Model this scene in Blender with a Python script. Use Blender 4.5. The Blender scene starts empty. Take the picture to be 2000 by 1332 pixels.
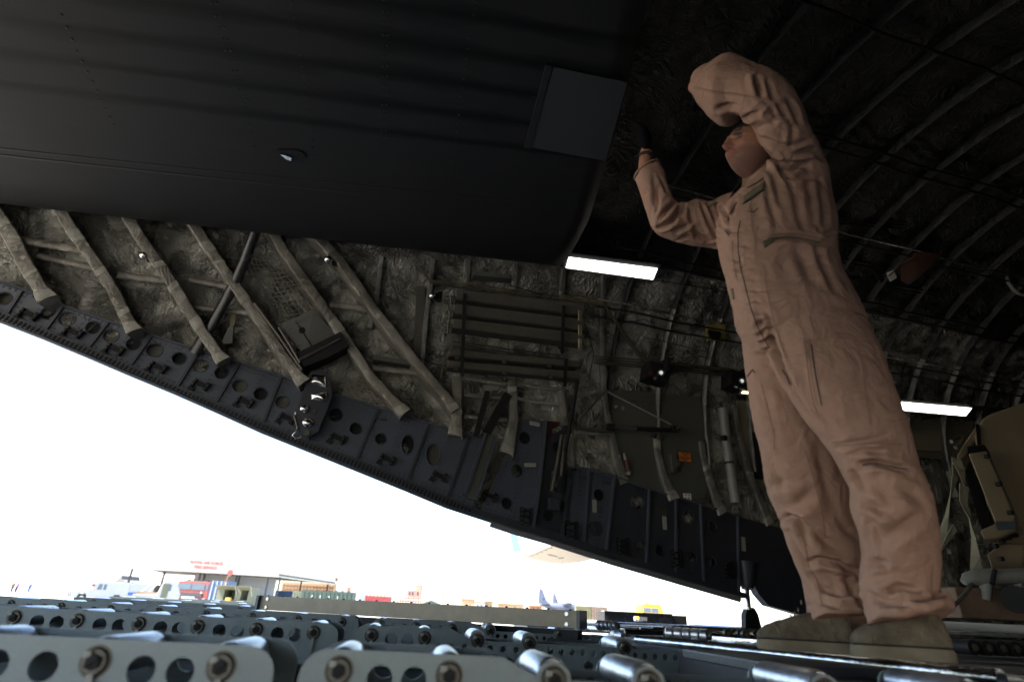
import bpy, bmesh, math, random
import numpy as np
from mathutils import Vector, Matrix, noise
from mathutils.bvhtree import BVHTree
random.seed(7)
scene = bpy.context.scene
COL = scene.collection
R_ = math.radians
# ------------------------------------------------------------------ camera
FPX = 1111.0
ROLL = R_(2.75); PITCH = math.atan(521/1111)
XH = Vector((1,0,0)); FW = Vector((0,math.cos(PITCH),math.sin(PITCH))); U0 = Vector((0,-math.sin(PITCH),math.cos(PITCH)))
RT = XH*math.cos(ROLL)+U0*math.sin(ROLL); UP = U0*math.cos(ROLL)-XH*math.sin(ROLL)
H = 1.40
CAM = Vector((0,0,H))
cd = bpy.data.cameras.new('camera'); cam = bpy.data.objects.new('camera', cd); COL.objects.link(cam)
cam.matrix_world = Matrix(((RT.x,UP.x,-FW.x,0),(RT.y,UP.y,-FW.y,0),(RT.z,UP.z,-FW.z,H),(0,0,0,1)))
cd.sensor_width = 36; cd.lens = 20; cd.clip_start=.02; cd.clip_end = 6000
cd.dof.use_dof = True; cd.dof.focus_distance = 3.5; cd.dof.aperture_fstop = 2.0
scene.camera = cam
def ray(x,y): return FW+RT*((x-1000)/FPX)-UP*((y-666)/FPX)
def at(x,y,Y):
    r = ray(x,y); return CAM+r*(Y/r.y)
def atz(x,y,dz):
    r = ray(x,y); return CAM+r*(dz/r.z)
# ------------------------------------------------------------------ helpers
def tag(o,label=None,cat=None,group=None,kind=None):
    if label: o['label']=label
    if cat: o['category']=cat
    if group: o['group']=group
    if kind: o['kind']=kind
    return o
def empty(name,loc,label,cat,group=None,rz=0,kind=None):
    o = bpy.data.objects.new(name,None); COL.objects.link(o); o.location=loc; o.rotation_euler=(0,0,rz)
    o.empty_display_size=.1
    return tag(o,label,cat,group,kind)
def link(name, me, parent=None):
    o = bpy.data.objects.new(name, me); COL.objects.link(o)
    if parent is not None:
        o.parent = parent
        m = Matrix.Translation(-Vector(parent_world(parent)))
        if not getattr(parent,'_x',False): pass
    return o
def parent_world(p):
    v = Vector(p.location); q = p.parent
    while q is not None: v = v+Vector(q.location); q = q.parent
    return v
def smooth(me, ang=None):
    for p in me.polygons: p.use_smooth=True
    if ang:
        try: me.set_sharp_from_angle(angle=R_(ang))
        except Exception: pass
class MB:
    """collects geometry in world coordinates"""
    def __init__(s): s.v=[]; s.f=[]; s.mi=[]; s.cur=0
    def add(s,vs,fs):
        b=len(s.v); s.v.extend([tuple(v) for v in vs]); s.f.extend([tuple(i+b for i in f) for f in fs]); s.mi.extend([s.cur]*len(fs)); return s
    def box(s,c,d,ax=None,bev=0):
        """c centre, d full dims, ax 3 axis vectors"""
        c=Vector(c); ax=ax or (Vector((1,0,0)),Vector((0,1,0)),Vector((0,0,1)))
        a=[Vector(ax[i]).normalized()*d[i]/2 for i in range(3)]
        if bev<=0:
            vs=[c+a[0]*i+a[1]*j+a[2]*k for i in(-1,1) for j in(-1,1) for k in(-1,1)]
            return s.add(vs,[(0,1,3,2),(4,6,7,5),(0,4,5,1),(2,3,7,6),(0,2,6,4),(1,5,7,3)])
        bm=bmesh.new(); bmesh.ops.create_cube(bm,size=1)
        for v in bm.verts: v.co=Vector((v.co.x*d[0],v.co.y*d[1],v.co.z*d[2]))
        bmesh.ops.bevel(bm,geom=list(bm.edges),offset=bev,segments=2,affect='EDGES',profile=.6)
        n=[x.normalized() for x in a]
        vs=[c+n[0]*v.co.x+n[1]*v.co.y+n[2]*v.co.z for v in bm.verts]; bm.verts.index_update()
        fs=[tuple(v.index for v in f.verts) for f in bm.faces]; bm.free(); return s.add(vs,fs)
    def tube(s,pts,r,seg=10,cap=True,flat=None):
        """flat=(vec,ratio): squash along vec"""
        pts=[Vector(p) for p in pts]; n=len(pts)
        rs=r if isinstance(r,(list,tuple)) else [r]*n
        vs=[];fs=[]; ref=None
        for i,p in enumerate(pts):
            t=(pts[min(i+1,n-1)]-pts[max(i-1,0)]); 
            if t.length<1e-9: t=Vector((0,0,1))
            t.normalize()
            if ref is None:
                ref = Vector((0,0,1)) if abs(t.z)<.9 else Vector((1,0,0))
            x=(ref-t*ref.dot(t))
            if x.length<1e-6: x=t.orthogonal()
            x.normalize(); ref=x; y=t.cross(x)
            for k in range(seg):
                a=2*math.pi*k/seg; d=x*math.cos(a)+y*math.sin(a)
                d=d*rs[i]
                if flat: fv=Vector(flat[0]).normalized(); d=d-fv*d.dot(fv)*(1-flat[1])
                vs.append(p+d)
        for i in range(n-1):
            for k in range(seg):
                k2=(k+1)%seg; fs.append((i*seg+k,i*seg+k2,(i+1)*seg+k2,(i+1)*seg+k))
        if cap: fs.append(tuple(range(seg-1,-1,-1))); fs.append(tuple((n-1)*seg+k for k in range(seg)))
        return s.add(vs,fs)
    def disc(s,c,nrm,r,h=.003,seg=12):
        nrm=Vector(nrm).normalized(); return s.tube([Vector(c),Vector(c)+nrm*h],r,seg)
    def ball(s,c,r,seg=12,rings=8,sc=(1,1,1)):
        vs=[];fs=[];c=Vector(c)
        for i in range(rings+1):
            th=math.pi*i/rings
            for k in range(seg):
                a=2*math.pi*k/seg; vs.append(c+Vector((r*sc[0]*math.sin(th)*math.cos(a),r*sc[1]*math.sin(th)*math.sin(a),r*sc[2]*math.cos(th))))
        for i in range(rings):
            for k in range(seg):
                k2=(k+1)%seg; fs.append((i*seg+k,(i+1)*seg+k,(i+1)*seg+k2,i*seg+k2))
        return s.add(vs,fs)
    def prism(s,poly,ext):
        """poly list of world points (planar), ext vector"""
        n=len(poly); ext=Vector(ext); P=[Vector(p) for p in poly]
        vs=P+[p+ext for p in P]
        nr=Vector((0,0,0))
        for i in range(n): nr+=P[i].cross(P[(i+1)%n])
        fl = nr.dot(ext)<0
        fs=[tuple(range(n)) , tuple(range(2*n-1,n-1,-1))]
        fs+=[(i,i+n,(i+1)%n+n,(i+1)%n) for i in range(n)]
        if fl: pass
        return s.add(vs,fs)
    def build(s,name,mats,parent=None,sm=None,weld=False):
        base = parent_world(parent) if parent is not None else Vector((0,0,0))
        me=bpy.data.meshes.new(name)
        me.from_pydata([(v[0]-base.x,v[1]-base.y,v[2]-base.z) for v in s.v],[],s.f)
        ms=mats if isinstance(mats,(list,tuple)) else [mats]
        for m in ms: me.materials.append(m)
        if len(ms)>1: me.polygons.foreach_set('material_index',s.mi)
        bm=bmesh.new(); bm.from_mesh(me)
        if weld: bmesh.ops.remove_doubles(bm,verts=bm.verts,dist=1e-5)
        bmesh.ops.recalc_face_normals(bm,faces=bm.faces); bm.to_mesh(me); bm.free()
        if sm: smooth(me,sm if sm<180 else None)
        me.update()
        o=bpy.data.objects.new(name,me); COL.objects.link(o)
        if parent is not None: o.parent=parent
        return o
def top(o_mb,name,mat,label,cat,group=None,kind=None,sm=None):
    o=o_mb.build(name,mat,None,sm); return tag(o,label,cat,group,kind)
def recentre(o):
    me=o.data; n=len(me.vertices)
    c=Vector((0,0,0)); 
    for v in me.vertices: c+=v.co
    c/=n; zmin=min(v.co.z for v in me.vertices); c.z=zmin
    me.transform(Matrix.Translation(-c)); o.location=Vector(o.location)+c
def copy_tree(o,parent=None):
    c=o.copy(); COL.objects.link(c); c.parent=parent
    for ch in list(o.children): copy_tree(ch,c)
    return c
def fill2d(outer,holes,thick):
    """polygon with round holes -> (verts2d+depth, faces) using curve fill"""
    cu=bpy.data.curves.new('tmp','CURVE'); cu.dimensions='2D'; cu.fill_mode='BOTH'; cu.extrude=thick/2
    for pl in [outer]+holes:
        sp=cu.splines.new('POLY'); sp.points.add(len(pl)-1)
        for i,q in enumerate(pl): sp.points[i].co=(q[0],q[1],0,1)
        sp.use_cyclic_u=True
    ob=bpy.data.objects.new('tmp',cu); COL.objects.link(ob)
    dg=bpy.context.evaluated_depsgraph_get(); me=bpy.data.meshes.new_from_object(ob.evaluated_get(dg))
    vs=[tuple(v.co) for v in me.vertices]; fs=[tuple(p.vertices) for p in me.polygons]
    bpy.data.objects.remove(ob); bpy.data.curves.remove(cu); bpy.data.meshes.remove(me)
    return vs,fs
def circ(cx,cy,r,n=20,ry=None):
    ry=ry or r
    return [(cx+r*math.cos(2*math.pi*i/n),cy+ry*math.sin(2*math.pi*i/n)) for i in range(n)]
def text_geo(body,size,extr=.002,align='CENTER'):
    cu=bpy.data.curves.new('tmp','FONT'); cu.body=body; cu.size=size; cu.extrude=extr; cu.align_x=align; cu.align_y='CENTER'; cu.resolution_u=2
    ob=bpy.data.objects.new('tmp',cu); COL.objects.link(ob)
    dg=bpy.context.evaluated_depsgraph_get(); me=bpy.data.meshes.new_from_object(ob.evaluated_get(dg))
    vs=[tuple(v.co) for v in me.vertices]; fs=[tuple(p.vertices) for p in me.polygons]
    bpy.data.objects.remove(ob); bpy.data.curves.remove(cu); bpy.data.meshes.remove(me)
    return vs,fs
# ------------------------------------------------------------------ materials
def mat(name,col,rough=.5,metal=0,var=0,vscale=5,bump=0,bscale=30,col2=None,emit=None,estr=0,detail=6,spots=None,spec=.5):
    m=bpy.data.materials.new(name); m.use_nodes=True; nt=m.node_tree; N=nt.nodes; L=nt.links
    b=N['Principled BSDF']; b.inputs['Roughness'].default_value=rough; b.inputs['Metallic'].default_value=metal
    b.inputs['Base Color'].default_value=(*col,1)
    try: b.inputs['Specular IOR Level'].default_value=spec
    except Exception: pass
    tc=N.new('ShaderNodeTexCoord')
    if var or col2:
        n=N.new('ShaderNodeTexNoise'); n.inputs['Scale'].default_value=vscale; n.inputs['Detail'].default_value=detail; n.inputs['Roughness'].default_value=.65
        L.new(tc.outputs['Object'],n.inputs['Vector'])
        r=N.new('ShaderNodeValToRGB'); r.color_ramp.elements[0].position=.35; r.color_ramp.elements[1].position=.68
        c2=col2 or tuple(c*(1+var) for c in col); c1=col if col2 else tuple(c*(1-var) for c in col)
        r.color_ramp.elements[0].color=(*c1,1); r.color_ramp.elements[1].color=(*c2,1)
        L.new(n.outputs['Fac'],r.inputs['Fac']); out=r.outputs['Color']
        if spots:
            v=N.new('ShaderNodeTexNoise'); v.inputs['Scale'].default_value=spots[1]; v.inputs['Detail'].default_value=8
            L.new(tc.outputs['Object'],v.inputs['Vector'])
            rr=N.new('ShaderNodeValToRGB'); rr.color_ramp.elements[0].position=spots[2]; rr.color_ramp.elements[1].position=spots[2]+.05
            L.new(v.outputs['Fac'],rr.inputs['Fac'])
            mx=N.new('ShaderNodeMixRGB'); mx.inputs[2].default_value=(*spots[0],1); L.new(rr.outputs['Color'],mx.inputs[0]); L.new(out,mx.inputs[1]); out=mx.outputs[0]
        L.new(out,b.inputs['Base Color'])
        mr=N.new('ShaderNodeMapRange'); mr.inputs['To Min'].default_value=max(.05,rough-.12); mr.inputs['To Max'].default_value=min(1,rough+.12)
        L.new(n.outputs['Fac'],mr.inputs['Value']); L.new(mr.outputs['Result'],b.inputs['Roughness'])
    if bump:
        n2=N.new('ShaderNodeTexNoise'); n2.inputs['Scale'].default_value=bscale; n2.inputs['Detail'].default_value=5
        L.new(tc.outputs['Object'],n2.inputs['Vector'])
        bp=N.new('ShaderNodeBump'); bp.inputs['Strength'].default_value=bump; bp.inputs['Distance'].default_value=.01
        L.new(n2.outputs['Fac'],bp.inputs['Height']); L.new(bp.outputs['Normal'],b.inputs['Normal'])
    if emit:
        b.inputs['Emission Color'].default_value=(*emit,1); b.inputs['Emission Strength'].default_value=estr
    return m
def quilt_mat(name,c1,c2,tape,rough,metal,scale=3.3,bs=1.0,stretch=None):
    m=bpy.data.materials.new(name); m.use_nodes=True; nt=m.node_tree; N=nt.nodes; L=nt.links
    b=N['Principled BSDF']; b.inputs['Metallic'].default_value=metal
    def nd(t,**k):
        n=N.new(t)
        for q,v in k.items():
            if q in n.inputs: n.inputs[q].default_value=v
            else: setattr(n,q,v)
        return n
    def mth(op,x,y=None,z=None):
        n=N.new('ShaderNodeMath'); n.operation=op
        for i,q in enumerate((x,y,z)):
            if q is None: continue
            if isinstance(q,(int,float)): n.inputs[i].default_value=q
            else: L.new(q,n.inputs[i])
        return n.outputs[0]
    tc=nd('ShaderNodeTexCoord'); vec=tc.outputs['Object']
    # gently warped space so nothing lines up
    w=nd('ShaderNodeTexNoise',Scale=2.2,Detail=3.0); L.new(vec,w.inputs['Vector'])
    wm=N.new('ShaderNodeMixRGB'); wm.blend_type='ADD'; wm.inputs[0].default_value=.28; L.new(vec,wm.inputs[1]); L.new(w.outputs['Color'],wm.inputs[2])
    vo=nd('ShaderNodeTexVoronoi',Scale=scale); L.new(wm.outputs[0],vo.inputs['Vector']); dist=vo.outputs['Distance']
    nz=nd('ShaderNodeTexNoise',Scale=2.6,Detail=9.0,Distortion=1.4); L.new(vec,nz.inputs['Vector'])
    fine=nd('ShaderNodeTexNoise',Scale=11.0,Detail=7.0,Distortion=3.2); L.new(wm.outputs[0],fine.inputs['Vector'])
    big=nd('ShaderNodeTexNoise',Scale=4.5,Detail=4.0,Distortion=2.6); L.new(vec,big.inputs['Vector'])
    r=N.new('ShaderNodeValToRGB'); r.color_ramp.elements[0].position=.36; r.color_ramp.elements[1].position=.66
    r.color_ramp.elements[0].color=(*c1,1); r.color_ramp.elements[1].color=(*c2,1); L.new(nz.outputs['Fac'],r.inputs['Fac'])
    # small taped knots at the tufts, ragged edge
    kn=mth('ADD',dist,mth('MULTIPLY',mth('SUBTRACT',fine.outputs['Fac'],.5),.22))
    kf=N.new('ShaderNodeMapRange'); kf.inputs['From Min'].default_value=.17; kf.inputs['From Max'].default_value=.12; L.new(kn,kf.inputs['Value'])
    mx=N.new('ShaderNodeMixRGB'); mx.inputs[2].default_value=(*tape,1); L.new(r.outputs['Color'],mx.inputs[1]); L.new(mth('MULTIPLY',kf.outputs['Result'],.75),mx.inputs[0])
    L.new(mx.outputs[0],b.inputs['Base Color'])
    mr=N.new('ShaderNodeMapRange'); mr.inputs['To Min'].default_value=rough-.15; mr.inputs['To Max'].default_value=rough+.14; L.new(nz.outputs['Fac'],mr.inputs['Value']); L.new(mr.outputs['Result'],b.inputs['Roughness'])
    ridge=mth('ABSOLUTE',mth('SUBTRACT',fine.outputs['Fac'],.5)); ridge2=mth('ABSOLUTE',mth('SUBTRACT',big.outputs['Fac'],.5))
    pil=mth('POWER',dist,.6)
    near=mth('SUBTRACT',1.0,mth('MINIMUM',mth('MULTIPLY',dist,1.6),1.0))
    h=mth('MULTIPLY',pil,.9); h=mth('MULTIPLY_ADD',ridge2,1.1,h); h=mth('ADD',h,mth('MULTIPLY',ridge,mth('MULTIPLY_ADD',near,1.5,.2)))
    bp=N.new('ShaderNodeBump'); bp.inputs['Strength'].default_value=bs; bp.inputs['Distance'].default_value=.075; L.new(h,bp.inputs['Height'])
    L.new(bp.outputs['Normal'],b.inputs['Normal'])
    return m
M={}
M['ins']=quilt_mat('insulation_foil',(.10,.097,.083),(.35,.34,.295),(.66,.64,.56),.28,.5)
M['insshade']=quilt_mat('insulation_shade',(.006,.006,.006),(.019,.019,.018),(.04,.038,.034),.45,.3)  # near-black copy of the lining; ceiling shade put into the colour
M['tape']=mat('aged_tape',(.27,.26,.22),.42,.1,.3,14,.4,50)
M['wrap']=quilt_mat('frame_wrap',(.12,.11,.09),(.24,.225,.19),(.42,.40,.35),.40,.15,scale=7,bs=.38)
M['ribw']=quilt_mat('rib_lit',(.10,.098,.088),(.20,.195,.17),(.32,.30,.26),.4,.25,scale=8,bs=.4)
M['ribshade']=quilt_mat('rib_shade',(.004,.004,.004),(.012,.012,.0115),(.02,.02,.019),.6,.0,scale=8,bs=.4)  # near-black rib colour paints in the unlit upper run
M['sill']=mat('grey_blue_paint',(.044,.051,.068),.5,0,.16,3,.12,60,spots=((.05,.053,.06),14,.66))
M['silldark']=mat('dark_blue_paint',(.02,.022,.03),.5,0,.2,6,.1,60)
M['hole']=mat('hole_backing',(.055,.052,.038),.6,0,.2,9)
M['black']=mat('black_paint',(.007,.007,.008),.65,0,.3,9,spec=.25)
M['blackshiny']=mat('black_rubber',(.02,.02,.021),.25,0,.3,9)
M['door']=None
M['olive']=mat('olive_drab_metal',(.21,.18,.125),.5,.1,.18,7,.1,80,spots=((.2,.19,.15),40,.72))
M['bar']=mat('grey_brown_bar',(.06,.054,.042),.6,.1,.22,10,.15,50)
M['greypanel']=mat('grey_green_panel',(.06,.062,.052),.5,0,.1,3)
M['beigepanel']=mat('beige_panel',(.17,.15,.10),.5,0,.1,3)
M['chrome']=mat('polished_metal',(.75,.73,.70),.16,1,.1,8,.5,14)
M['steel']=mat('brushed_steel',(.46,.47,.49),.3,1,.15,20,.1,90)
M['railsteel']=mat('worn_rail_steel',(.38,.40,.43),.22,1,.3,12,.2,60)
M['roller']=mat('worn_roller_metal',(.50,.52,.57),.33,.9,.22,22,.12,110,spots=((.22,.22,.24),18,.62))
M['plate']=mat('primer_grey_green',(.155,.182,.186),.5,.15,.13,9,.12,120,spots=((.27,.28,.25),60,.70))
M['platedark']=mat('dark_blue_metal',(.06,.075,.09),.5,.1,.2,9)  # dark blue-grey metal of the deck frame, tray floors and fittings
M['grime']=mat('grimy_bolt',(.075,.068,.056),.45,.5,.3,30,.2,90)
M['tab']=mat('pale_grey_tab',(.20,.20,.175),.5,.1,.15,30)
M['brass']=mat('dull_brass',(.20,.17,.11),.35,.8,.2,30)
M['suit']=None
M['skin']=mat('skin',(.26,.125,.082),.6,0,.07,14,.06,220,spec=.25)
M['boot']=mat('sage_suede',(.088,.072,.050),.9,0,.35,14,.5,160,spec=.2)
M['sole']=mat('boot_sole',(.115,.095,.062),.85,0,.15,20,.2,80)
M['glove']=mat('black_glove',(.004,.004,.0045),.9,spec=.03)
M['hair']=mat('dark_hair',(.02,.013,.009),.6,0,.3,90,.6,300)
M['tan']=mat('tan_vehicle_paint',(.21,.165,.105),.55,0,.08,4,.06,80)
M['white']=mat('white_paint',(.75,.75,.73),.5,0,.06,4)
M['greycyl']=mat('grey_cylinder',(.17,.17,.155),.5,0,.1,10)
M['orange']=mat('orange_sign',(.45,.14,.02),.5)
M['orangebag']=mat('orange_canvas',(.055,.017,.006),.7,0,.2,20,.4,40)
M['green']=mat('olive_tab',(.085,.075,.042),.7,0,.15,40)
M['yellow']=mat('yellow_plate',(.16,.135,.03),.5)
M['strap']=mat('webbing_strap',(.19,.175,.125),.7,0,.15,60,.3,300)
M['lamp']=mat('lamp_diffuser',(.9,.9,.85),.4,emit=(1,.93,.78),estr=2.2)
M['lampwarm']=mat('lamp_diffuser_warm',(.9,.85,.7),.4,emit=(1,.80,.50),estr=1.6)
M['spot']=mat('lit_bulb',(.9,.9,.9),.3,emit=(1,.97,.9),estr=.1)
M['ink']=mat('dark_ink',(.02,.02,.018),.6)
M['red']=mat('red_ink',(.06,.008,.006),.5)
# cloth
def cloth_mat():
    m=mat('desert_tan_cloth',(.255,.153,.110),.9,0,.06,5,0); nt=m.node_tree; N=nt.nodes; L=nt.links; b=N['Principled BSDF']
    b.inputs['Sheen Weight'].default_value=.0; b.inputs['Sheen Roughness'].default_value=.5
    try: b.inputs['Specular IOR Level'].default_value=.2
    except Exception: pass
    tc=N.new('ShaderNodeTexCoord'); a=N.new('ShaderNodeTexNoise'); a.inputs['Scale'].default_value=9; a.inputs['Detail'].default_value=5; a.inputs['Distortion'].default_value=1.5
    L.new(tc.outputs['Object'],a.inputs['Vector'])
    w=N.new('ShaderNodeTexNoise'); w.inputs['Scale'].default_value=420; L.new(tc.outputs['Object'],w.inputs['Vector'])
    s=N.new('ShaderNodeMath'); s.operation='MULTIPLY_ADD'; s.inputs[1].default_value=.05; L.new(w.outputs['Fac'],s.inputs[0]); L.new(a.outputs['Fac'],s.inputs[2])
    bp=N.new('ShaderNodeBump'); bp.inputs['Strength'].default_value=.6; bp.inputs['Distance'].default_value=.03; L.new(s.outputs[0],bp.inputs['Height']); L.new(bp.outputs['Normal'],b.inputs['Normal'])
    return m
M['suit']=cloth_mat()
M['seam']=mat('stitched_seam',(.17,.095,.062),.8)
M['zip']=mat('dark_zipper',(.018,.017,.018),.7,0)
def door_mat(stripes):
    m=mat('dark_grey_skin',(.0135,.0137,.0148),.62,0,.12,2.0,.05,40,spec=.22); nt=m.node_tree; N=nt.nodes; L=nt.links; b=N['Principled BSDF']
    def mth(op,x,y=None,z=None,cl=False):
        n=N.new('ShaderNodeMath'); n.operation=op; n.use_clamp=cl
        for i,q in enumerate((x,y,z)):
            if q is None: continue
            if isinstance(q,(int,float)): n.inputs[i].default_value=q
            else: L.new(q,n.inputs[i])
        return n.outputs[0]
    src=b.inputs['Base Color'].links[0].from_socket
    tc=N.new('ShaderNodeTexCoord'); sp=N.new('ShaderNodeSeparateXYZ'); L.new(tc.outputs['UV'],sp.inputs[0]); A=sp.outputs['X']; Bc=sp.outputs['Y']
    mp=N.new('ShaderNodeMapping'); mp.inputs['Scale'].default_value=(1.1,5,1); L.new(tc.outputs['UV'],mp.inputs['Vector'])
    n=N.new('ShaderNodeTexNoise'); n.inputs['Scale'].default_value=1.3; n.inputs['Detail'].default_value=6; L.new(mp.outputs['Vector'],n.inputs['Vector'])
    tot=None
    for b0,sl,w in stripes:  # dark bands: shadows of the skin corrugation painted into the colour
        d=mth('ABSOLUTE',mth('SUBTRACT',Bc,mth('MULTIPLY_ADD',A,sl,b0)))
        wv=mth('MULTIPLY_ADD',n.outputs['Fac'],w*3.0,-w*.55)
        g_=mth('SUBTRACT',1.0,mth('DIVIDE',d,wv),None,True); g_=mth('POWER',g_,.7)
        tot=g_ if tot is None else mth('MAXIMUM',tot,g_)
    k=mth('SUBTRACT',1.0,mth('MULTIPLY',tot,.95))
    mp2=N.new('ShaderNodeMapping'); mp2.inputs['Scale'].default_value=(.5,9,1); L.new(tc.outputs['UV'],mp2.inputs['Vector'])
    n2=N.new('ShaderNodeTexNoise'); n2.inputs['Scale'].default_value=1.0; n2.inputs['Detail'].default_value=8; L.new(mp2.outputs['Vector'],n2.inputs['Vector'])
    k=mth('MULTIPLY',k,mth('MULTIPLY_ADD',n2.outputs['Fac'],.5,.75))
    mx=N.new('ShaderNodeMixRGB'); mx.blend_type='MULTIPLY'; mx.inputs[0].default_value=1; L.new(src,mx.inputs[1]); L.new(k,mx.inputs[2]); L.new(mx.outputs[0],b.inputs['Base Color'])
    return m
M['dooredge']=mat('door_seam_dark',(.009,.009,.009),.6)  # dark colour of door seams, rivets and hinge strip
# ------------------------------------------------------------------ wall coordinates
TH=R_(16); TU=Vector((math.cos(TH),math.sin(TH),0)); NI=Vector((math.sin(TH),-math.cos(TH),0)); ZZ=Vector((0,0,1))
P1=CAM+ray(1270,790)*6.65; W0=-(P1-CAM).dot(NI)      # distance of wall plane from camera
HC=1.9; RX=3.05; RZ=2.35
def dwall(h):
    if h<=HC: return 0.0
    q=min(.9999,(h-HC)/RZ); return RX*(1-math.sqrt(1-q*q))
def WU(u,h,off=0):
    """wall (u, height above deck, inward offset) -> world; flat + arch"""
    return CAM+TU*u-NI*W0+NI*(dwall(h)+off)+ZZ*h
def ARCH(u,s,off=0):
    """s in 0..1 over the whole arch starting at the springing line on the near side (s=0) to the opposite side (s=1)"""
    a=math.pi*s; return CAM+TU*u-NI*W0+NI*(RX-(RX-off)*math.cos(a))+ZZ*(HC+(RZ-off)*math.sin(a))
def WPT(x,y,off=0):
    r=ray(x,y); lo=.5; hi=40
    def g(t):
        P=r*t; h=P.z; D=P.dot(NI)+W0
        if h>HC+RZ: return -1
        return D-dwall(h)-off
    t=1.0
    while t<40 and g(t)>0: t+=.05
    lo=t-.05; hi=t
    for _ in range(30):
        m=(lo+hi)/2
        if g(m)>0: lo=m
        else: hi=m
    return CAM+r*lo
def WUH(x,y,off=0):
    P=WPT(x,y,off)-CAM; return P.dot(TU),P.z
# ================================================================== AIRCRAFT
AC=empty('cargo_aircraft',(3,5,0),'dark military transport aircraft seen inside its cargo hold, quilted walls and raised door','aircraft')
LIPPX=[(-420,480),(-200,555),(0,628),(150,688),(300,752),(414,800),(450,822),(560,865),(664,905),(780,953),(890,999),(965,1021),(976,1021),(1067,1053),(1130,1074),(1200,1097),(1320,1132),(1445,1168)]
LIP=[WUH(x,y) for x,y in LIPPX]
def interp(pts,u):
    if u<=pts[0][0]: 
        a,b=pts[0],pts[1]; return a[1]+(b[1]-a[1])*(u-a[0])/(b[0]-a[0])
    for a,b in zip(pts,pts[1:]):
        if u<=b[0]: return a[1]+(b[1]-a[1])*(u-a[0])/(b[0]-a[0])
    return pts[-1][1]
UH=LIP[-1][0]
def bottom(u):
    if u<UH-.35: return interp(LIP,u)+.06
    if u<UH+1.0: return .62
    return -.12
U_MIN,U_MAX=-7.0,12.5
def lining(name,off,us,nv,mats,disp,s_dark=None):
    vs=[];fs=[];mi=[]
    for u in us:
        hb=bottom(u); n1=int(nv*.2); s0=0.0
        if hb>HC-.02: s0=math.asin(min(.95,(hb-HC+.02)/RZ))/math.pi; hb=HC-.02
        ho=hb if s0>0 else max(-.12,hb-1.15*min(1,max(0,(u+4.2)/2.5)))  # unseen opposite wall brought lower near the camera to cut light
        col=[]
        for j in range(n1): col.append(('n',hb+(HC-hb)*j/n1) if s0==0 else ('a',s0))
        n2=nv-2*n1
        for j in range(n2+1): col.append(('a',s0+(1-2*s0)*j/n2))
        for j in range(n1-1,-1,-1): col.append(('o',ho+(HC-ho)*j/n1) if s0==0 else ('a',1-s0))
        for k,(t,q) in enumerate(col):
            d=0
            if disp:
                arc = (q-HC) if t=='n' else (q*8 if t=='a' else 20-q)
                w=Vector((u*1.0,arc,off))
                if t!='o' and not (t=='a' and q>.75):
                    d=.045*noise.noise(w*2.4)+.040*abs(noise.noise(w*4.5+Vector((3,1,2))))+.016*abs(noise.noise(w*10))+.008*noise.noise(w*20)
                    ph=((u-2.74)/.615)%1.0
                    d+=.035*math.sin(math.pi*ph)**.6 if u>2.4 else .02
                    ph2=(arc/.42)%1.0; d+=.010*math.sin(math.pi*ph2)**.5
            if t=='n': P=CAM+TU*u-NI*W0+NI*(off+d)+ZZ*q
            elif t=='a': P=ARCH(u,q,off+d)
            else: P=CAM+TU*u-NI*W0+NI*(2*RX-off-d)+ZZ*q
            vs.append(P)
    m=nv+1; nc=len(us)
    m=len(vs)//nc
    for i in range(nc-1):
        for j in range(m-1):
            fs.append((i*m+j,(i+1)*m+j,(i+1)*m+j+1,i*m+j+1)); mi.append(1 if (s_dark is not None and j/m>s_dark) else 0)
    mb=MB(); mb.v=[tuple(v) for v in vs]; mb.f=fs; mb.mi=mi
    return mb.build(name,mats,AC,sm=180)
us=[]; u=U_MIN
while u<U_MAX:
    us.append(u); u+=.045 if -4<u<10 else .12
lining('insulation_lining',0,us,170,[M['ins'],M['insshade']],True,.34)
lining('outer_skin',-.2,[U_MIN+.3*i for i in range(int((U_MAX-U_MIN)/.3)+2)],60,M['silldark'],False)
# bulkhead closing the hold forward, and cockpit-side floor
mb=MB(); pts=[ARCH(12.4,s,-.18) for s in np.linspace(0,1,24)]+[CAM+TU*12.4-NI*W0+NI*(2*RX+.18)-ZZ*.2, CAM+TU*12.4-NI*W0-NI*.18-ZZ*.2]
mb.prism(pts,TU*.1); mb.build('forward_bulkhead',M['insshade'],AC)
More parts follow.
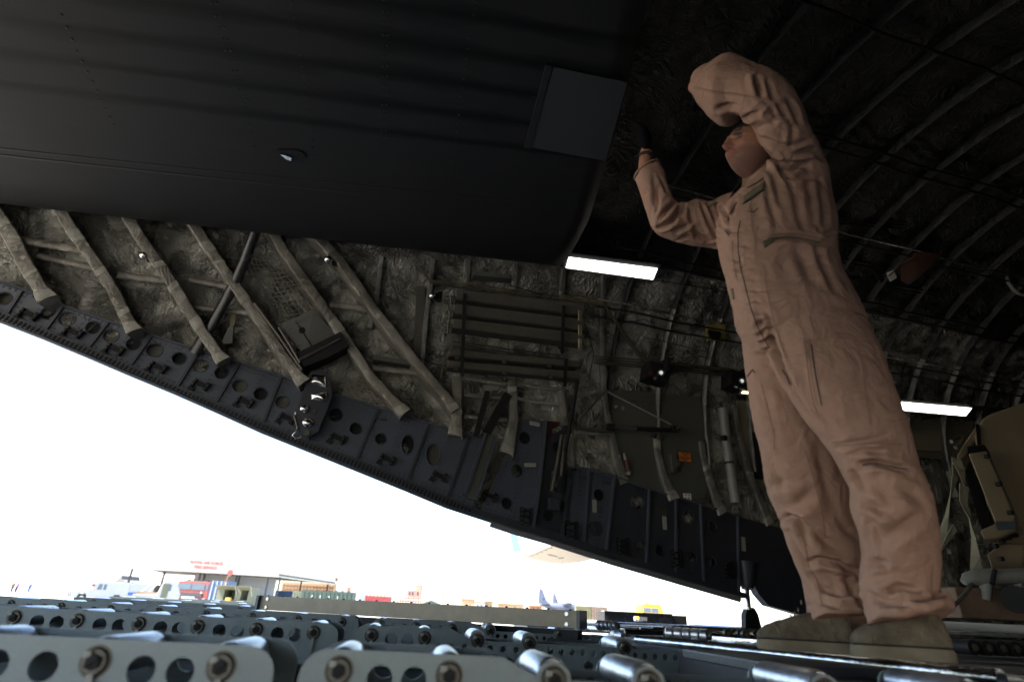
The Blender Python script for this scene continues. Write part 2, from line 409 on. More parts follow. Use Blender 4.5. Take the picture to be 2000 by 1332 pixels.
# ribs over the arch
for k in range(16):
    u=2.74+.615*k
    prof=[]
    h0=1.55 if k>1 else 1.9
    n=46
    mb=MB(); w=.016
    path=[]
    for j in range(6): path.append(('h',h0+(HC-h0)*j/6))
    for j in range(n+1): path.append(('a',j/n))
    ring=[]
    for t,q in path:
        wob=.004*noise.noise(Vector((k*3.1,q*22,0)))
        for du,of in ((-w,.03),(-w,.10),(-w*.3,.118+wob),(w*.3,.118+wob),(w,.10),(w,.03)):
            ring.append(CAM+TU*(u+du+wob)-NI*W0+NI*(of)+ZZ*q if t=='h' else ARCH(u+du+wob,q,of))
    fs=[]
    for i in range(len(path)-1):
        for j in range(6):
            j2=(j+1)%6; fs.append((i*6+j,i*6+j2,(i+1)*6+j2,(i+1)*6+j))
    mb.add(ring,fs); rb_=mb.build('frame_rib',M['ribshade'],AC,sm=50)
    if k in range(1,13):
        # paler shell on the lower run: painted light, darker rib above
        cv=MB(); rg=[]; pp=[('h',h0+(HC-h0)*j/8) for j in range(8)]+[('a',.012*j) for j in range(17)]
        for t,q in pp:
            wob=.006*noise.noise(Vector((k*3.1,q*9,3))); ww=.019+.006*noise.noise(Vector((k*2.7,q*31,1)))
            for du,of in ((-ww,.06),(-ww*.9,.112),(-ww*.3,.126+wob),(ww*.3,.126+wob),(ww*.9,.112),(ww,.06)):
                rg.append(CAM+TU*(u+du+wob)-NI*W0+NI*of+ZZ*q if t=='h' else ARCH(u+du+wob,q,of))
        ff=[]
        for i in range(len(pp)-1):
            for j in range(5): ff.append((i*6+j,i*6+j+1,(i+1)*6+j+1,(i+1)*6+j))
        cv.add(rg,ff); cv.build('rib_lit_run',M['ribw'],rb_,sm=50)
# shallow intermediate stringer strips / pipes along the ceiling
for s,o,r,m in ((.16,.13,.011,'black'),(.175,.13,.011,'black'),(.185,.13,.008,'steel'),(.25,.13,.012,'black'),(.262,.13,.012,'black'),(.34,.13,.010,'black'),(.35,.13,.010,'steel'),(.44,.13,.012,'black'),(.452,.13,.012,'black'),(.56,.13,.012,'black')):
    mb=MB(); mb.tube([ARCH(2.4+i*.5,s+.0015*math.sin(i*2.1),o) for i in range(20)],r,8); mb.build('ceiling_pipe',M[m],AC,sm=60)
# vertical / diagonal frames by picture outline on the wall
def webframe(px,r,off,mname,name='side_frame',web=True,flare=None,tilt=0):
    pts=[WPT(x,y,off) for x,y in px]
    # resample
    P=[]
    for a,b in zip(pts,pts[1:]):
        n=max(2,int((b-a).length/.025))
        for i in range(n): q=a.lerp(b,i/n); P.append(q+TU*.004*noise.noise(q*7))
    P.append(pts[-1])
    rs=[]
    for i,p in enumerate(P):
        t=i/(len(P)-1); rr=r*(1+.08*noise.noise(p*6)+.10*noise.noise(p*19)+.07*noise.noise(p*45))
        if flare and t>flare[0]: rr*=1+(flare[1]-1)*((t-flare[0])/(1-flare[0]))**1.3
        rs.append(rr)
    mb=MB(); vs=[];fs=[]
    if web:
        for i,p in enumerate(P):
            t=(P[min(i+1,len(P)-1)]-P[max(i-1,0)]).normalized(); lt=NI.cross(t).normalized(); r_=rs[i]; o_=off*.97
            for a_,b_ in ((-.55,-o_),(-.95,-.9*r_),(-1.0,-.30*r_),(-.85,-.06*r_),(-.3,.03*r_),(.3,.03*r_),(.85,-.06*r_),(1.0,-.30*r_),(.95,-.9*r_),(.55,-o_)): vs.append(p+lt*a_*r_+NI*b_)
        n=10
        for i in range(len(P)-1):
            for j in range(n): fs.append((i*n+j,i*n+(j+1)%n,(i+1)*n+(j+1)%n,(i+1)*n+j))
        fs.append(tuple(range(n-1,-1,-1))); fs.append(tuple((len(P)-1)*n+j for j in range(n)))
        mb.add(vs,fs)
    else: mb.tube(P,rs,12,True,flat=(NI,.62))
    o=mb.build(name,M[mname],AC,sm=38)
    if web and name in('diagonal_frame','frame_foot'):
        rnd=random.Random(int(px[0][0])+int(px[-1][1]))
        spots_=[rnd.uniform(.06,.9) for _ in range(3 if name=='diagonal_frame' else 1)]+[.985]
        for t0 in spots_:
            tb=MB(); i0=int(t0*(len(P)-1)); wd=rnd.choice((1,2,2,4)) if t0<.98 else 3; i0=max(0,min(len(P)-1-wd,i0)); vs=[];fs=[]
            for i in range(i0,i0+wd+1):
                p=P[i]; t=(P[min(i+1,len(P)-1)]-P[max(i-1,0)]).normalized(); lt=NI.cross(t).normalized(); r_=rs[i]*1.07
                for a_,b_ in ((-.97,-.95),(-1.0,-.25),(-.86,.0),(-.3,.08),(.3,.08),(.86,.0),(1.0,-.25),(.97,-.95)): vs.append(p+lt*(a_*r_)+NI*(b_*r_)+t*(a_*.012*(1 if i0%2 else -1)))
            for i in range(wd):
                for j in range(7): fs.append((i*8+j,i*8+j+1,(i+1)*8+j+1,(i+1)*8+j))
            tb.add(vs,fs); tb.build('tape_wrap',M['tape'],AC,sm=40)
    return o
webframe([(-60,340),(0,430),(24,466),(45,510),(84,572),(92,582)],.056,.30,'wrap','diagonal_frame',flare=(.9,1.35))
webframe([(85,350),(129,433),(180,505),(216,559),(254,634),(262,645)],.047,.30,'wrap','diagonal_frame',flare=(.93,1.35))
webframe([(228,385),(267,454),(330,544),(390,640),(428,694),(436,703)],.047,.30,'wrap','diagonal_frame',flare=(.94,1.35))
webframe([(352,395),(400,472),(492,604),(550,690),(586,738),(594,746)],.047,.30,'wrap','diagonal_frame',flare=(.94,1.35))
webframe([(505,405),(556,492),(622,585),(679,666),(724,735),(782,796),(792,805)],.046,.28,'wrap','diagonal_frame',flare=(.93,1.3))
webframe([(590,430),(664,507),(733,606),(820,714),(870,772),(890,800)],.046,.28,'wrap','diagonal_frame')
webframe([(893,735),(893,800),(892,835),(890,850)],.050,.2,'wrap','frame_foot',flare=(.5,1.35))
webframe([(24,466),(80,476),(168,490)],.036,.17,'wrap','cross_brace',web=False)
webframe([(75,500),(130,512),(190,525)],.03,.10,'wrap','cross_brace',web=False)
webframe([(230,537),(290,545),(325,548)],.034,.12,'wrap','cross_brace',web=False)
webframe([(370,545),(400,552),(445,560)],.03,.12,'wrap','cross_brace',web=False)
webframe([(378,600),(440,606),(492,612)],.026,.15,'wrap','cross_brace',web=False)
webframe([(645,595),(690,600),(733,606)],.035,.15,'wrap','cross_brace',web=False)
webframe([(728,718),(775,724),(825,730)],.028,.15,'wrap','cross_brace',web=False)
webframe([(745,500),(740,550),(734,593),(722,640)],.024,.12,'ribw')
webframe([(846,505),(840,560),(834,612),(829,660),(825,706),(818,725)],.024,.14,'ribw')
webframe([(914,505),(912,540),(910,571)],.034,.12,'ribw')
webframe([(1008,515),(1004,560),(1001,592)],.028,.12,'ribw')
webframe([(1000,670),(999,700)],.028,.12,'ribw')
webframe([(1104,505),(1100,550),(1096,598)],.028,.12,'ribw')
webframe([(1182,537),(1178,600),(1177,650),(1178,700),(1181,757),(1186,800),(1196,850),(1206,895),(1216,928),(1222,943)],.030,.12,'ribw','side_frame',flare=(.72,2.2))
webframe([(1284,845),(1287,885),(1297,925),(1311,958),(1319,974)],.034,.13,'ribw','frame_foot',flare=(.3,1.9))
webframe([(1372,862),(1376,895),(1388,935),(1402,975),(1413,1002)],.034,.13,'ribw','frame_foot',flare=(.3,1.7))
webframe([(1436,790),(1443,840),(1455,890),(1470,935),(1488,980),(1506,1022)],.032,.13,'ribw','frame_foot',flare=(.4,1.6))
webframe([(1118,850),(1119,905),(1117,914)],.022,.14,'ribw','side_frame',flare=(.7,1.5))
# wrapped ladder frames right of the last diagonal
webframe([(1001,745),(1003,790),(1005,812),(998,850),(990,885)],.048,.17,'ribw','frame_foot',flare=(.4,1.55))
webframe([(1097,755),(1101,790),(1106,830)],.032,.15,'ribw','side_frame')
for a,b in (((906,737),(990,750)),((1010,749),(1096,760)),((906,770),(985,778)),((1008,778),(1095,790)),((906,812),(990,820)),((1124,842),(1190,849))):
    webframe([a,((a[0]+b[0])/2,(a[1]+b[1])/2+1.5),b],.020,.15,'ribw','cross_brace',web=False)
# quilted patch between two diagonals : raised net of cords
mb=MB()
def net(quad,nx,ny,r,off):
    m_=MB()
    q=[Vector((*p,0)) for p in quad]
    def P(s,t): v=q[0].lerp(q[1],s).lerp(q[3].lerp(q[2],s),t); return v
    for i in range(nx+1):
        m_.tube([WPT(*(P(i/nx,t)+Vector((2.2*math.sin(t*17+i),2*math.cos(i*2+t*11),0)))[:2],off) for t in np.linspace(0,1,12)],r,5)
    for j in range(ny+1):
        m_.tube([WPT(*(P(s,j/ny)+Vector((1.5*math.sin(s*9+j),3.5*math.sin(s*3.1)+1.5*math.cos(j*3+s*13),0)))[:2],off) for s in np.linspace(0,1,12)],r,5)
    return m_
net([(478,505),(552,505),(640,610),(545,628)],8,13,.0055,.075).build('quilting_cord',M['wrap'],AC,sm=180)
net([(665,735),(715,742),(775,800),(690,790)],7,8,.005,.075).build('quilting_cord',M['wrap'],AC,sm=180)
# ---------------- sill panels with real holes
TP=[(-190,488),(-70,528),(45,566),(124,598),(213,628),(297,655),(390,685),(468,709),(550,735),(641,765),(739,797),(838,826),(917,849),(966,861)]
BP=[(-230,536),(-110,574),(12,617),(87,648),(171,682),(253,717),(345,758),(420,790),(513,829),(598,866),(695,900),(794,943),(873,975),(923,996)]
TP2=[(1019,818),(1065,822),(1113,826)]; BP2=[(936,1000),(1040,1030),(1095,1048)]
TP3=[(1116,911),(1151,916),(1200,930),(1268,955),(1320,970),(1368,984),(1441,1008)]; BP3=[(1096,1049),(1140,1064),(1184,1078),(1262,1104),(1320,1122),(1375,1140),(1443,1158)]
HOLES=[(-40,555,12),(9,583,12),(95,612,12.5),(131,623,13.5),(182,640,12),(217,656,12.5),(261,672,12),(302,684,13),(350,700,11.5),(392,714,12),(433,728,12),(468,753,11.5),(509,769,11.5),(551,785,11.5),(656,810,12.5),(695,837,11),(744,857,10.5),(797,868,12),(846,887,13),
 (1025,855,11.5),(1010,919,12),(990,983,11),(1089,873,10),(1072,1007,10.5),(1170,966,11),(1251,1067,10),(1245,980,13),(1292,995,11),(1345,1011,11.5),(1288,1074,10),(1352,1088,10.5),(1391,1097,9.5),(1163,1032,11),(1392,1027,9)]
def inpoly(p,poly):
    c=False;n=len(poly)
    for i in range(n):
        a=poly[i];b=poly[(i+1)%n]
        if (a[1]>p[1])!=(b[1]>p[1]) and p[0]<(b[0]-a[0])*(p[1]-a[1])/(b[1]-a[1])+a[0]: c=not c
    return c
def hole_uh(x,y,r,off):
    u,h=WUH(x,y,off); h1=WUH(x,y-r,off)[1]; return u,h,abs(h1-h)
def sillpanel(pxpoly,mname,off=.10,th=.02,rivets=True,name='sill_panel',oval=False):
    poly=[WUH(x,y,off) for x,y in pxpoly]
    hs=[];rims=[]
    for x,y,r in HOLES:
        u,h,rr=hole_uh(x,y,r,off)
        if inpoly((x,y),pxpoly) :
            if (x,y) in ((797,868),(846,887)): 
                hs.append(circ(u,h,rr,20,rr*1.55)); rims.append((u,h,rr,1.55))
            else: hs.append(circ(u,h,rr,20)); rims.append((u,h,rr,1))
    vs,fs=fill2d(poly,hs,th)
    mb=MB(); mb.add([WU(v[0],v[1],off-th/2+v[2]) if v[1]<=HC else WU(v[0],v[1],off-th/2+v[2]) for v in vs],fs)
    # pressed rim around each hole
    for u,h,rr,ov in rims:
        n=20;vv=[];ff=[]
        for k in range(n):
            a=2*math.pi*k/n
            for q,of in ((1.0,off-.004),(1.09,off+.006),(1.2,off-.002)): vv.append(WU(u+rr*q*math.cos(a),h+rr*ov*q*math.sin(a),of))
        for k in range(n):
            k2=(k+1)%n
            for j in (0,1): ff.append((k*3+j,k2*3+j,k2*3+j+1,k*3+j+1))
        mb.add(vv,ff)
    if rivets:
        mb.cur=1
        def riv(a,b,ins=0,sp=.045,avoid=True):
            L=math.hypot(b[0]-a[0],b[1]-a[1]); n=int(L/sp)
            for i in range(1,n):
                t=i/n; p=(a[0]+(b[0]-a[0])*t,a[1]+(b[1]-a[1])*t)
                if any(math.hypot(p[0]-u,(p[1]-h)/ov)<rr*1.25 for u,h,rr,ov in rims): continue
                c=WU(p[0],p[1],off-.001); mb.disc(c,NI,.0075,.006,6)
        lu=lambda a,b,t:(a[0]+(b[0]-a[0])*t,a[1]+(b[1]-a[1])*t)
        if len(poly)==4:
            T0,T1,B1,B0=poly
            for t in (.05,.11): riv(lu(T0,B0,t),lu(T1,B1,t))
            for t in (.90,.95): riv(lu(T0,B0,t),lu(T1,B1,t))
            for s in (.07,.13): riv(lu(T0,T1,s),lu(B0,B1,s))
            for s in (.55,.62): riv(lu(T0,T1,s),lu(B0,B1,s))
    return mb.build(name,[M[mname],M['silldark']],AC)
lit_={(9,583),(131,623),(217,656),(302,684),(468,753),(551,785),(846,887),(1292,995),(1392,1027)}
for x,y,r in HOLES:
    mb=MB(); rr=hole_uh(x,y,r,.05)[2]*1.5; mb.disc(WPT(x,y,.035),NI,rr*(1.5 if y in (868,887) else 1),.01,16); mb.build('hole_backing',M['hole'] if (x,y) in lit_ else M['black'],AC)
mb=MB(); P_=[(1200,935),(1368,990),(1441,1015),(1520,1035),(1640,1066),(1640,1210),(1560,1194),(1501,1174),(1466,1118),(1443,1112),(1443,1150),(1320,1112),(1184,1070)]
vs,fs=fill2d([WUH(x,y,.02) for x,y in P_],[],.02); mb.add([WU(v[0],v[1],.0+v[2]) for v in vs],fs); mb.build('sill_web',M['black'],AC)
for i in range(len(TP)-1):
    sillpanel([TP[i],TP[i+1],BP[i+1],BP[i]],'sill')
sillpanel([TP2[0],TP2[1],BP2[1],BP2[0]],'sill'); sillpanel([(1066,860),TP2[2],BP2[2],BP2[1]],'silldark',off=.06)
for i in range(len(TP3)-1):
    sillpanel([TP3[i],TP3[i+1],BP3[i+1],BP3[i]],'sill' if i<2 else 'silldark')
mb=MB(); q=[(1441,1008),(1520,1030),(1640,1060),(1640,1216),(1560,1199),(1501,1182),(1482,1160),(1466,1128),(1441,1123)]
vs,fs=fill2d([WUH(x,y,.1) for x,y in q],[],.1); mb.add([WU(v[0],v[1],.05+v[2]) for v in vs],fs); mb.build('sill_panel',M['silldark'],AC)
# dark red recess
mb=MB(); mb.prism([WPT(x,y,.03) for x,y in ((1066,822),(1112,826),(1110,905),(1066,870))],NI*.01); mb.build('recess_plate',mat('dark_red_paint',(.03,.005,.004),.6),AC)
# stiffener seams
def strip(px,w,off,th,mname,name='stiffener'):
    mb=MB()
    P=[WPT(x,y,off) for x,y in px]
    for a,b in zip(P,P[1:]):
        d=(b-a); mb.box((a+b)/2,(d.length,w,th),(d,NI.cross(d),NI))
    return mb.build(name,M[mname],AC)
for i in range(1,len(TP)):
    strip([TP[i],BP[i]],.022,.108,.03,'silldark')
for a,b in zip(TP3[1:],BP3[1:]): strip([a,b],.020,.115,.035,'sill')
strip([(1065,822),(1052,950),(1040,1030)],.03,.12,.05,'sill'); strip([(1113,912),(1105,980),(1096,1049)],.03,.12,.05,'silldark')
# top flange edge of the sill
for seq in (TP,TP3):
    strip(seq,.018,.11,.03,'sill','sill_flange')
# lower lip (riveted band + rolled edge)
band=BP+BP2[1:]+BP3[1:]
edge=[(-230,545),(-110,588),(12,633),(87,662),(171,697),(253,732),(345,770),(420,803),(513,845),(598,879),(695,918),(794,958),(873,991),(965,1021),(1040,1045),(1095,1063),(1140,1078),(1184,1092),(1262,1115),(1320,1132),(1375,1148),(1445,1168)]
mb=MB()
for (a,b,c,d) in zip(band,band[1:],edge[1:],edge):
    mb.prism([WPT(*a,.02),WPT(*b,.02),WPT(*c,.02),WPT(*d,.02)],NI*.12)
mb.build('lower_lip',M['silldark'],AC)
mb=MB(); mb.tube([WPT(x,y-1.5,.14) for x,y in edge],.018,8); mb.build('lip_edge_tube',M['sill'],AC,sm=60)
mb=MB()
for a,b in zip(band[:14],band[1:14]):
    A=WPT(a[0],a[1]+6,.145);B=WPT(b[0],b[1]+6,.145); n=max(2,int((B-A).length/.035))
    for i in range(n): 
        p=A.lerp(B,i/n); mb.box(p,(.016,.06,.008),(TU,ZZ+TU*.3,NI))
mb.build('lip_rivet_strip',M['black'],AC)
# underside lighter fairing near the hinge
mb=MB(); L_=[(958,1023),(1010,1040),(1067,1056),(1200,1099),(1320,1134),(1445,1170)]
P=[WPT(x,y,.16) for x,y in L_]; mb.tube(P,.028,8,flat=(NI,.8)); mb.build('lip_fairing',mat('underside_grey',(.14,.14,.145),.55),AC,sm=60)
# tie-down brackets
def bracket(x,y,s=1.0):
    s=1.25; c=WPT(x,y,.13); e=empty('tie_down_bracket',c,None,None); e.parent=AC; e.location=c-Vector(AC.location)
    t=(TU*.94-ZZ*.34).normalized(); n=t.cross(NI)
    mb=MB(); mb.box(c,(.10*s,.02,.012),(t,n,NI)); mb.box(c-t*.045*s+n*.01,(.022,.075*s,.035),(t,n,NI)); mb.box(c+t*.045*s-n*.012,(.030,.065*s,.035),(t,n,NI)); mb.box(c-n*.018,(.055*s,.02,.03),(t,n,NI))
    mb.box(c-t*.04*s+n*.05*s,(.05,.02,.02),(t,n,NI))
    mb.build('clamp_body',M['black'],e)
    for q in (-.045,.045):
        for r in (-.02,.02): mb=MB(); mb.disc(c+t*q*s+n*(r),NI,.008,.026,8); mb.build('clamp_bolt',M['grime'],e)
for x,y in [(-35,585),(55,615),(142,650),(223,683),(307,718),(391,752),(477,785),(559,817),(658,856),(755,897),(857,930),(956,969)]: bracket(x,y)
def ladder_bracket(x,y):
    c=WPT(x,y,.12); e=empty('hinge_bracket',c-Vector(AC.location),None,None); e.parent=AC
    mb=MB()
    for q in (-.05,.05): mb.box(c+TU*q,(.025,.045,.17),(TU,NI,ZZ))
    for q in (-.06,0,.06): mb.box(c+ZZ*q,(.09,.03,.018),(TU,NI,ZZ))
    mb.build('bracket_frame',M['black'],e)
    mb=MB()
    for q in (-.06,-.02,.02,.06): mb.disc(c+TU*-.05+ZZ*q+NI*.02,NI,.011,.012,8)
    mb.build('bracket_bolt',M['grime'],e)
for x,y in [(1028,1009),(1116,1035),(1217,1067),(1322,1091),(1424,1112)]: ladder_bracket(x,y)
# round cover, tags
mb=MB(); mb.disc(WPT(1163,1032,.1),NI,.075,.012,20); mb.disc(WPT(1163,1032,.112),NI,.05,.012,20); mb.disc(WPT(1163,1032,.125),NI,.018,.012,12); mb.build('inspection_cover',M['silldark'],AC)
for x,y,w,h_,a in ((1044,828,22,8,.05),(1035,908,24,8,-.1),(1161,988,8,24,0),(1298,1021,8,24,0),(1452,1062,8,24,.1)):
    c=WPT(x,y,.118); mb=MB(); k=(c-CAM).length/1111*.95; mb.box(c,(w*k,h_*k,.012),((TU*math.cos(a)-ZZ*math.sin(a)),(ZZ*math.cos(a)+TU*math.sin(a)),NI)); mb.build('data_tag',mat('tag_grey',(.22,.215,.19),.5),AC)
def wtext(s,x,y,size,off,mname,parent,slope=0,name='stencil_text'):
    vs,fs=text_geo(s,size,.0015); c=WPT(x,y,off); t=(TU-ZZ*slope).normalized(); n=NI.cross(t)
    if n.z<0: n=-n
    mb=MB(); mb.add([c+t*v[0]+n*v[1]+NI*(v[2]+.003) for v in vs],fs); return mb.build(name,M[mname],parent)
for s,x,y in (('1480',745,819),('1425',1006,899),('1385',1138,934),('1380',1184,944)): wtext(s,x,y,.05,.103,'ink',AC)
# rail groove in the sill
for a,b,w,o,mn in (((992,770),(950,845),.085,.16,'black'),((960,850),(922,975),.10,.14,'greypanel'),((968,852),(932,970),.02,.19,'sill'),((948,846),(906,965),.02,.19,'sill'),((952,765),(930,850),.05,.2,'black')):
    strip([a,b],w,o,.05,mn,'guide_rail')
mb=MB(); mb.tube([WPT(*p,.24) for p in ((1128,745),(1120,790),(1112,835),(1104,880))],.022,8); mb.build('actuator_cylinder',M['black'],AC,sm=60)
for px in ([(1098,850),(1085,925),(1078,960)],[(1104,850),(1096,930)]):
    mb=MB(); mb.tube([WPT(*p,.2) for p in px],.022,8); mb.build('actuator_rod',M['grime'],AC,sm=60)
mb=MB(); mb.box(WPT(1086,940,.16),(.10,.06,.2),(TU,NI,ZZ),.01); mb.box(WPT(1082,985,.16),(.12,.06,.12),(TU,NI,ZZ),.01); mb.build('actuator_mount',M['silldark'],AC)
mb=MB(); mb.disc(WPT(1084,946,.2),NI,.03,.02,12); mb.build('mount_bolt',M['steel'],AC)
# jointed strut standing in the gap + clevis
ST=empty('hinge_strut',WPT(1461,1193,.1)-Vector(AC.location),None,None); ST.parent=AC
mb=MB(); mb.tube([WPT(1455,1100,.05),WPT(1460,1150,.08)],[.13,.06],10); mb.build('strut_sleeve',M['silldark'],ST,sm=60)
mb=MB(); mb.tube([WPT(1458,1145,.09),WPT(1463,1193,.12)],.024,12); mb.disc(WPT(1463,1190,.12),ZZ,.05,.02,12); mb.build('strut_rod',M['railsteel'],ST,sm=60)
mb=MB(); c=WPT(1464,1206,.12)
vs,fs=fill2d([(-.09,-.11),(.11,-.11),(.08,.04),(.05,.09),(-.03,.09),(-.07,.03)],[],.07); mb.add([c+TU*v[0]+ZZ*v[1]+NI*v[2] for v in vs],fs); mb.build('strut_clevis',M['black'],ST)
# ---------------- chrome-backed ice plate on the sill
PL=empty('pulley_plate',WPT(615,790,.25)-Vector(AC.location),None,None); PL.parent=AC
o_=[(602,737),(611,727),(640,728),(649,775),(640,800),(626,832),(622,845),(603,856),(590,851),(575,833),(573,818),(582,800),(592,770)]
mb=MB(); mb.prism([WPT(x,y,.2) for x,y in o_],NI*.05); mb.build('backing_plate',M['silldark'],PL)
def chrome(px,dome):
    P=[WPT(x,y,.251) for x,y in px]; c=sum(P,Vector())/len(P); mb=MB()
    n=len(P); vs=[];fs=[]
    for q,of in ((1,0),(.92,.012*dome),(.7,.025*dome),(.4,.032*dome),(.1,.034*dome)):
        for p in P: 
            v=c+(p-c)*q; vs.append(v+NI*(of+.004*noise.noise(v*30)))
    for i in range(4):
        for k in range(n): fs.append((i*n+k,i*n+(k+1)%n,(i+1)*n+(k+1)%n,(i+1)*n+k))
    fs.append(tuple(4*n+k for k in range(n)))
    mb.add(vs,fs); mb.build('bright_fitting',M['chrome'],PL,sm=60)
def sub(px,n=4):
    out=[]
    for i in range(len(px)):
        a=px[i];b=px[(i+1)%len(px)]
        for k in range(n): out.append((a[0]+(b[0]-a[0])*k/n,a[1]+(b[1]-a[1])*k/n))
    return out
chrome(sub([(605,748),(610,731),(637,733),(639,759),(622,754)]),1)
chrome(sub([(607,771),(625,768),(639,765),(641,775),(634,788),(608,781)]),1.2)
chrome([(594+10*math.cos(a),799+9.5*math.sin(a)) for a in np.linspace(0,2*math.pi,20)[:-1]],1.6)
chrome([(601+12.5*math.cos(a),826+10*math.sin(a)) for a in np.linspace(0,2*math.pi,20)[:-1]],1.3)
mb=MB(); mb.tube([WPT(x,y,.26) for x,y in ((577,805),(576,815),(581,828),(579,842),(571,850),(577,856),(588,853))],.006,6); mb.build('retaining_hook',M['steel'],PL,sm=60)
mb=MB(); mb.tube([WPT(x,y,.26) for x,y in ((574,810),(578,822),(582,836))],[.012,.009,.012],6); mb.build('retaining_chain',M['grime'],PL,sm=60)
mb=MB(); mb.disc(WPT(599,846,.25),NI,.03,.02,6); mb.build('plate_bolt',M['grime'],PL,sm=60)
mb=MB(); mb.disc(WPT(614,804,.25),NI,.018,.015,8); mb.build('plate_bolt',M['grime'],PL,sm=60)
# ---------------- curved black strut from the door to the sill
mb=MB(); P=[]
cs=[(503,440),(478,510),(462,545),(440,588),(418,626),(397,660),(379,690)]
for i,(x,y) in enumerate(cs): P.append(WPT(x,y,.34-.03*i))
mb.tube(P,.05,12,flat=(NI,.7)); mb.build('door_strut',M['blackshiny'],AC,sm=60)
# small dome lamps
for x,y,r in ((281,499,.038),(641,507,.042),(844,578,.036)):
    e=empty('dome_lamp',WPT(x,y,.3)-Vector(AC.location),None,None); e.parent=AC
    mb=MB(); mb.ball(WPT(x,y,.3),r,16,10); mb.build('lamp_reflector',M['chrome'],e,sm=180)
    mb=MB(); mb.tube([WPT(x,y,.27),WPT(x+14,y+3,.2)],[.03,.035],8); mb.box(WPT(x+14,y+2,.22),(.05,.09,.07),(TU,ZZ,NI)); mb.build('lamp_bracket',M['black'],e)
# ---------------- small lockers, boxes and bars on the wall
def wbox(px,off0,off1,mname,name='wall_box',parent=AC,bev=False):
    mb=MB(); mb.prism([WPT(x,y,off0) for x,y in px],NI*(off1-off0)); return mb.build(name,M[mname],parent)
wbox([(449,648),(459,643),(456,678),(440,680),(437,675)],.1,.2,'greypanel','wall_box')
wbox([(453,611),(463,611),(458,638),(449,638)],.1,.115,'yellow','yellow_tag')
wbox([(727,700),(800,711),(800,720),(727,709)],.1,.2,'bar','duct_bracket')
wbox([(920,538),(992,546),(990,553),(920,547)],.1,.2,'greypanel','duct_bracket')
for a,b in (((822,560),(815,705)),): strip([a,b],.09,.06,.02,'bar','backing_strip')
# seat-back crate between the diagonals
SB=empty('stowed_seat_locker',WPT(600,660,.3),'folded grey metal locker with ribbed lid fixed between two diagonal frames','locker')
wb=lambda px,a,b,m,n: wbox(px,a,b,m,n,SB)
wb([(547,637),(612,609),(661,661),(596,697)],.2,.24,'greypanel','ribbed_lid')
mb=MB()
for i in range(1,12):
    t=i/12; a=(547+(596-547)*t,637+(697-637)*t); b=(612+(661-612)*t,609+(661-609)*t)
    mb.tube([WPT(*a,.243),WPT(*b,.243)],.006,5)
mb.build('lid_rib',M['greypanel'],SB,sm=60)
wb([(585,702),(664,663),(672,675),(680,690),(640,712),(594,730)],.15,.34,'black','locker_base')
mb=MB(); mb.tube([WPT(*p,.35) for p in ((583,703),(610,690),(640,675),(664,662))],.014,6); mb.tube([WPT(*p,.35) for p in ((545,640),(565,672),(586,708))],.01,6); mb.tube([WPT(*p,.3) for p in ((497,592),(540,650),(590,722))],.012,6); mb.build('locker_frame',M['grime'],SB,sm=60)
mb=MB(); mb.disc(WPT(590,646,.24),NI,.03,.02,12); mb.disc(WPT(616,686,.24),NI,.016,.02,8); mb.build('latch',M['black'],SB)
wb([(576,628),(579,626),(620,690),(617,692)],.24,.247,'black','lid_seam')
# ---------------- stowed beams on a rack
RK=empty('stowage_rack',WPT(1000,640,.2)-Vector(AC.location),None,None); RK.parent=AC
for x0,y0,x1,y1 in ((908,573,902,728),(1101,597,1098,690),(905,725,902,735),(1106,700,1103,755)):
    mb=MB(); a=WPT(x0,y0,.34);b=WPT(x1,y1,.34);d=b-a; mb.box((a+b)/2,(d.length,.035,.015),(d,NI.cross(d),NI)); mb.build('rack_strap',M['black'],RK)
for (x0,y0,x1,y1,hh,nm) in ((884,576,1132,605,22,'top'),(881,604,1132,634,22,'middle'),(878,632,1132,661,21,'bottom')):
    lab={'top':'uppermost of the three thick grey bars strapped to the cargo wall','middle':'middle of the three thick grey bars strapped to the cargo wall','bottom':'lowest of the three thick grey bars strapped to the cargo wall'}[nm]
    e=empty('stowed_bar',WPT(1000,(y0+y1)/2+11,.2),lab,'bar','thick grey bars strapped to the wall rack')
    mb=MB(); mb.prism([WPT(x0,y0,.16),WPT(x1,y1,.16),WPT(x1,y1+hh,.16),WPT(x0,y0+hh-2,.16)],NI*.14); o=mb.build('bar_body',M['bar'],e)
    bv=o.modifiers.new('b','BEVEL'); bv.width=.012; bv.segments=2
    mb=MB(); mb.tube([WPT(x1-1,y1+1,.31),WPT(x1-1,y1+hh-1,.31)],.012,8); mb.tube([WPT(x1+3,y1+1,.3),WPT(x1+3,y1+hh-1,.3)],.010,8); mb.build('end_ring',M['brass'],e,sm=60)
    mb=MB(); mb.tube([WPT(x0-3,y0+2,.3),WPT(x0-3,y0+hh-3,.3)],.012,8); mb.tube([WPT(x0-12,y0+3,.25),WPT(x0+4,y0+3,.3)],.008,6); mb.tube([WPT(x0-12,y0+hh-4,.25),WPT(x0+4,y0+hh-4,.3)],.008,6); mb.build('end_handle',M['grime'],e,sm=60)
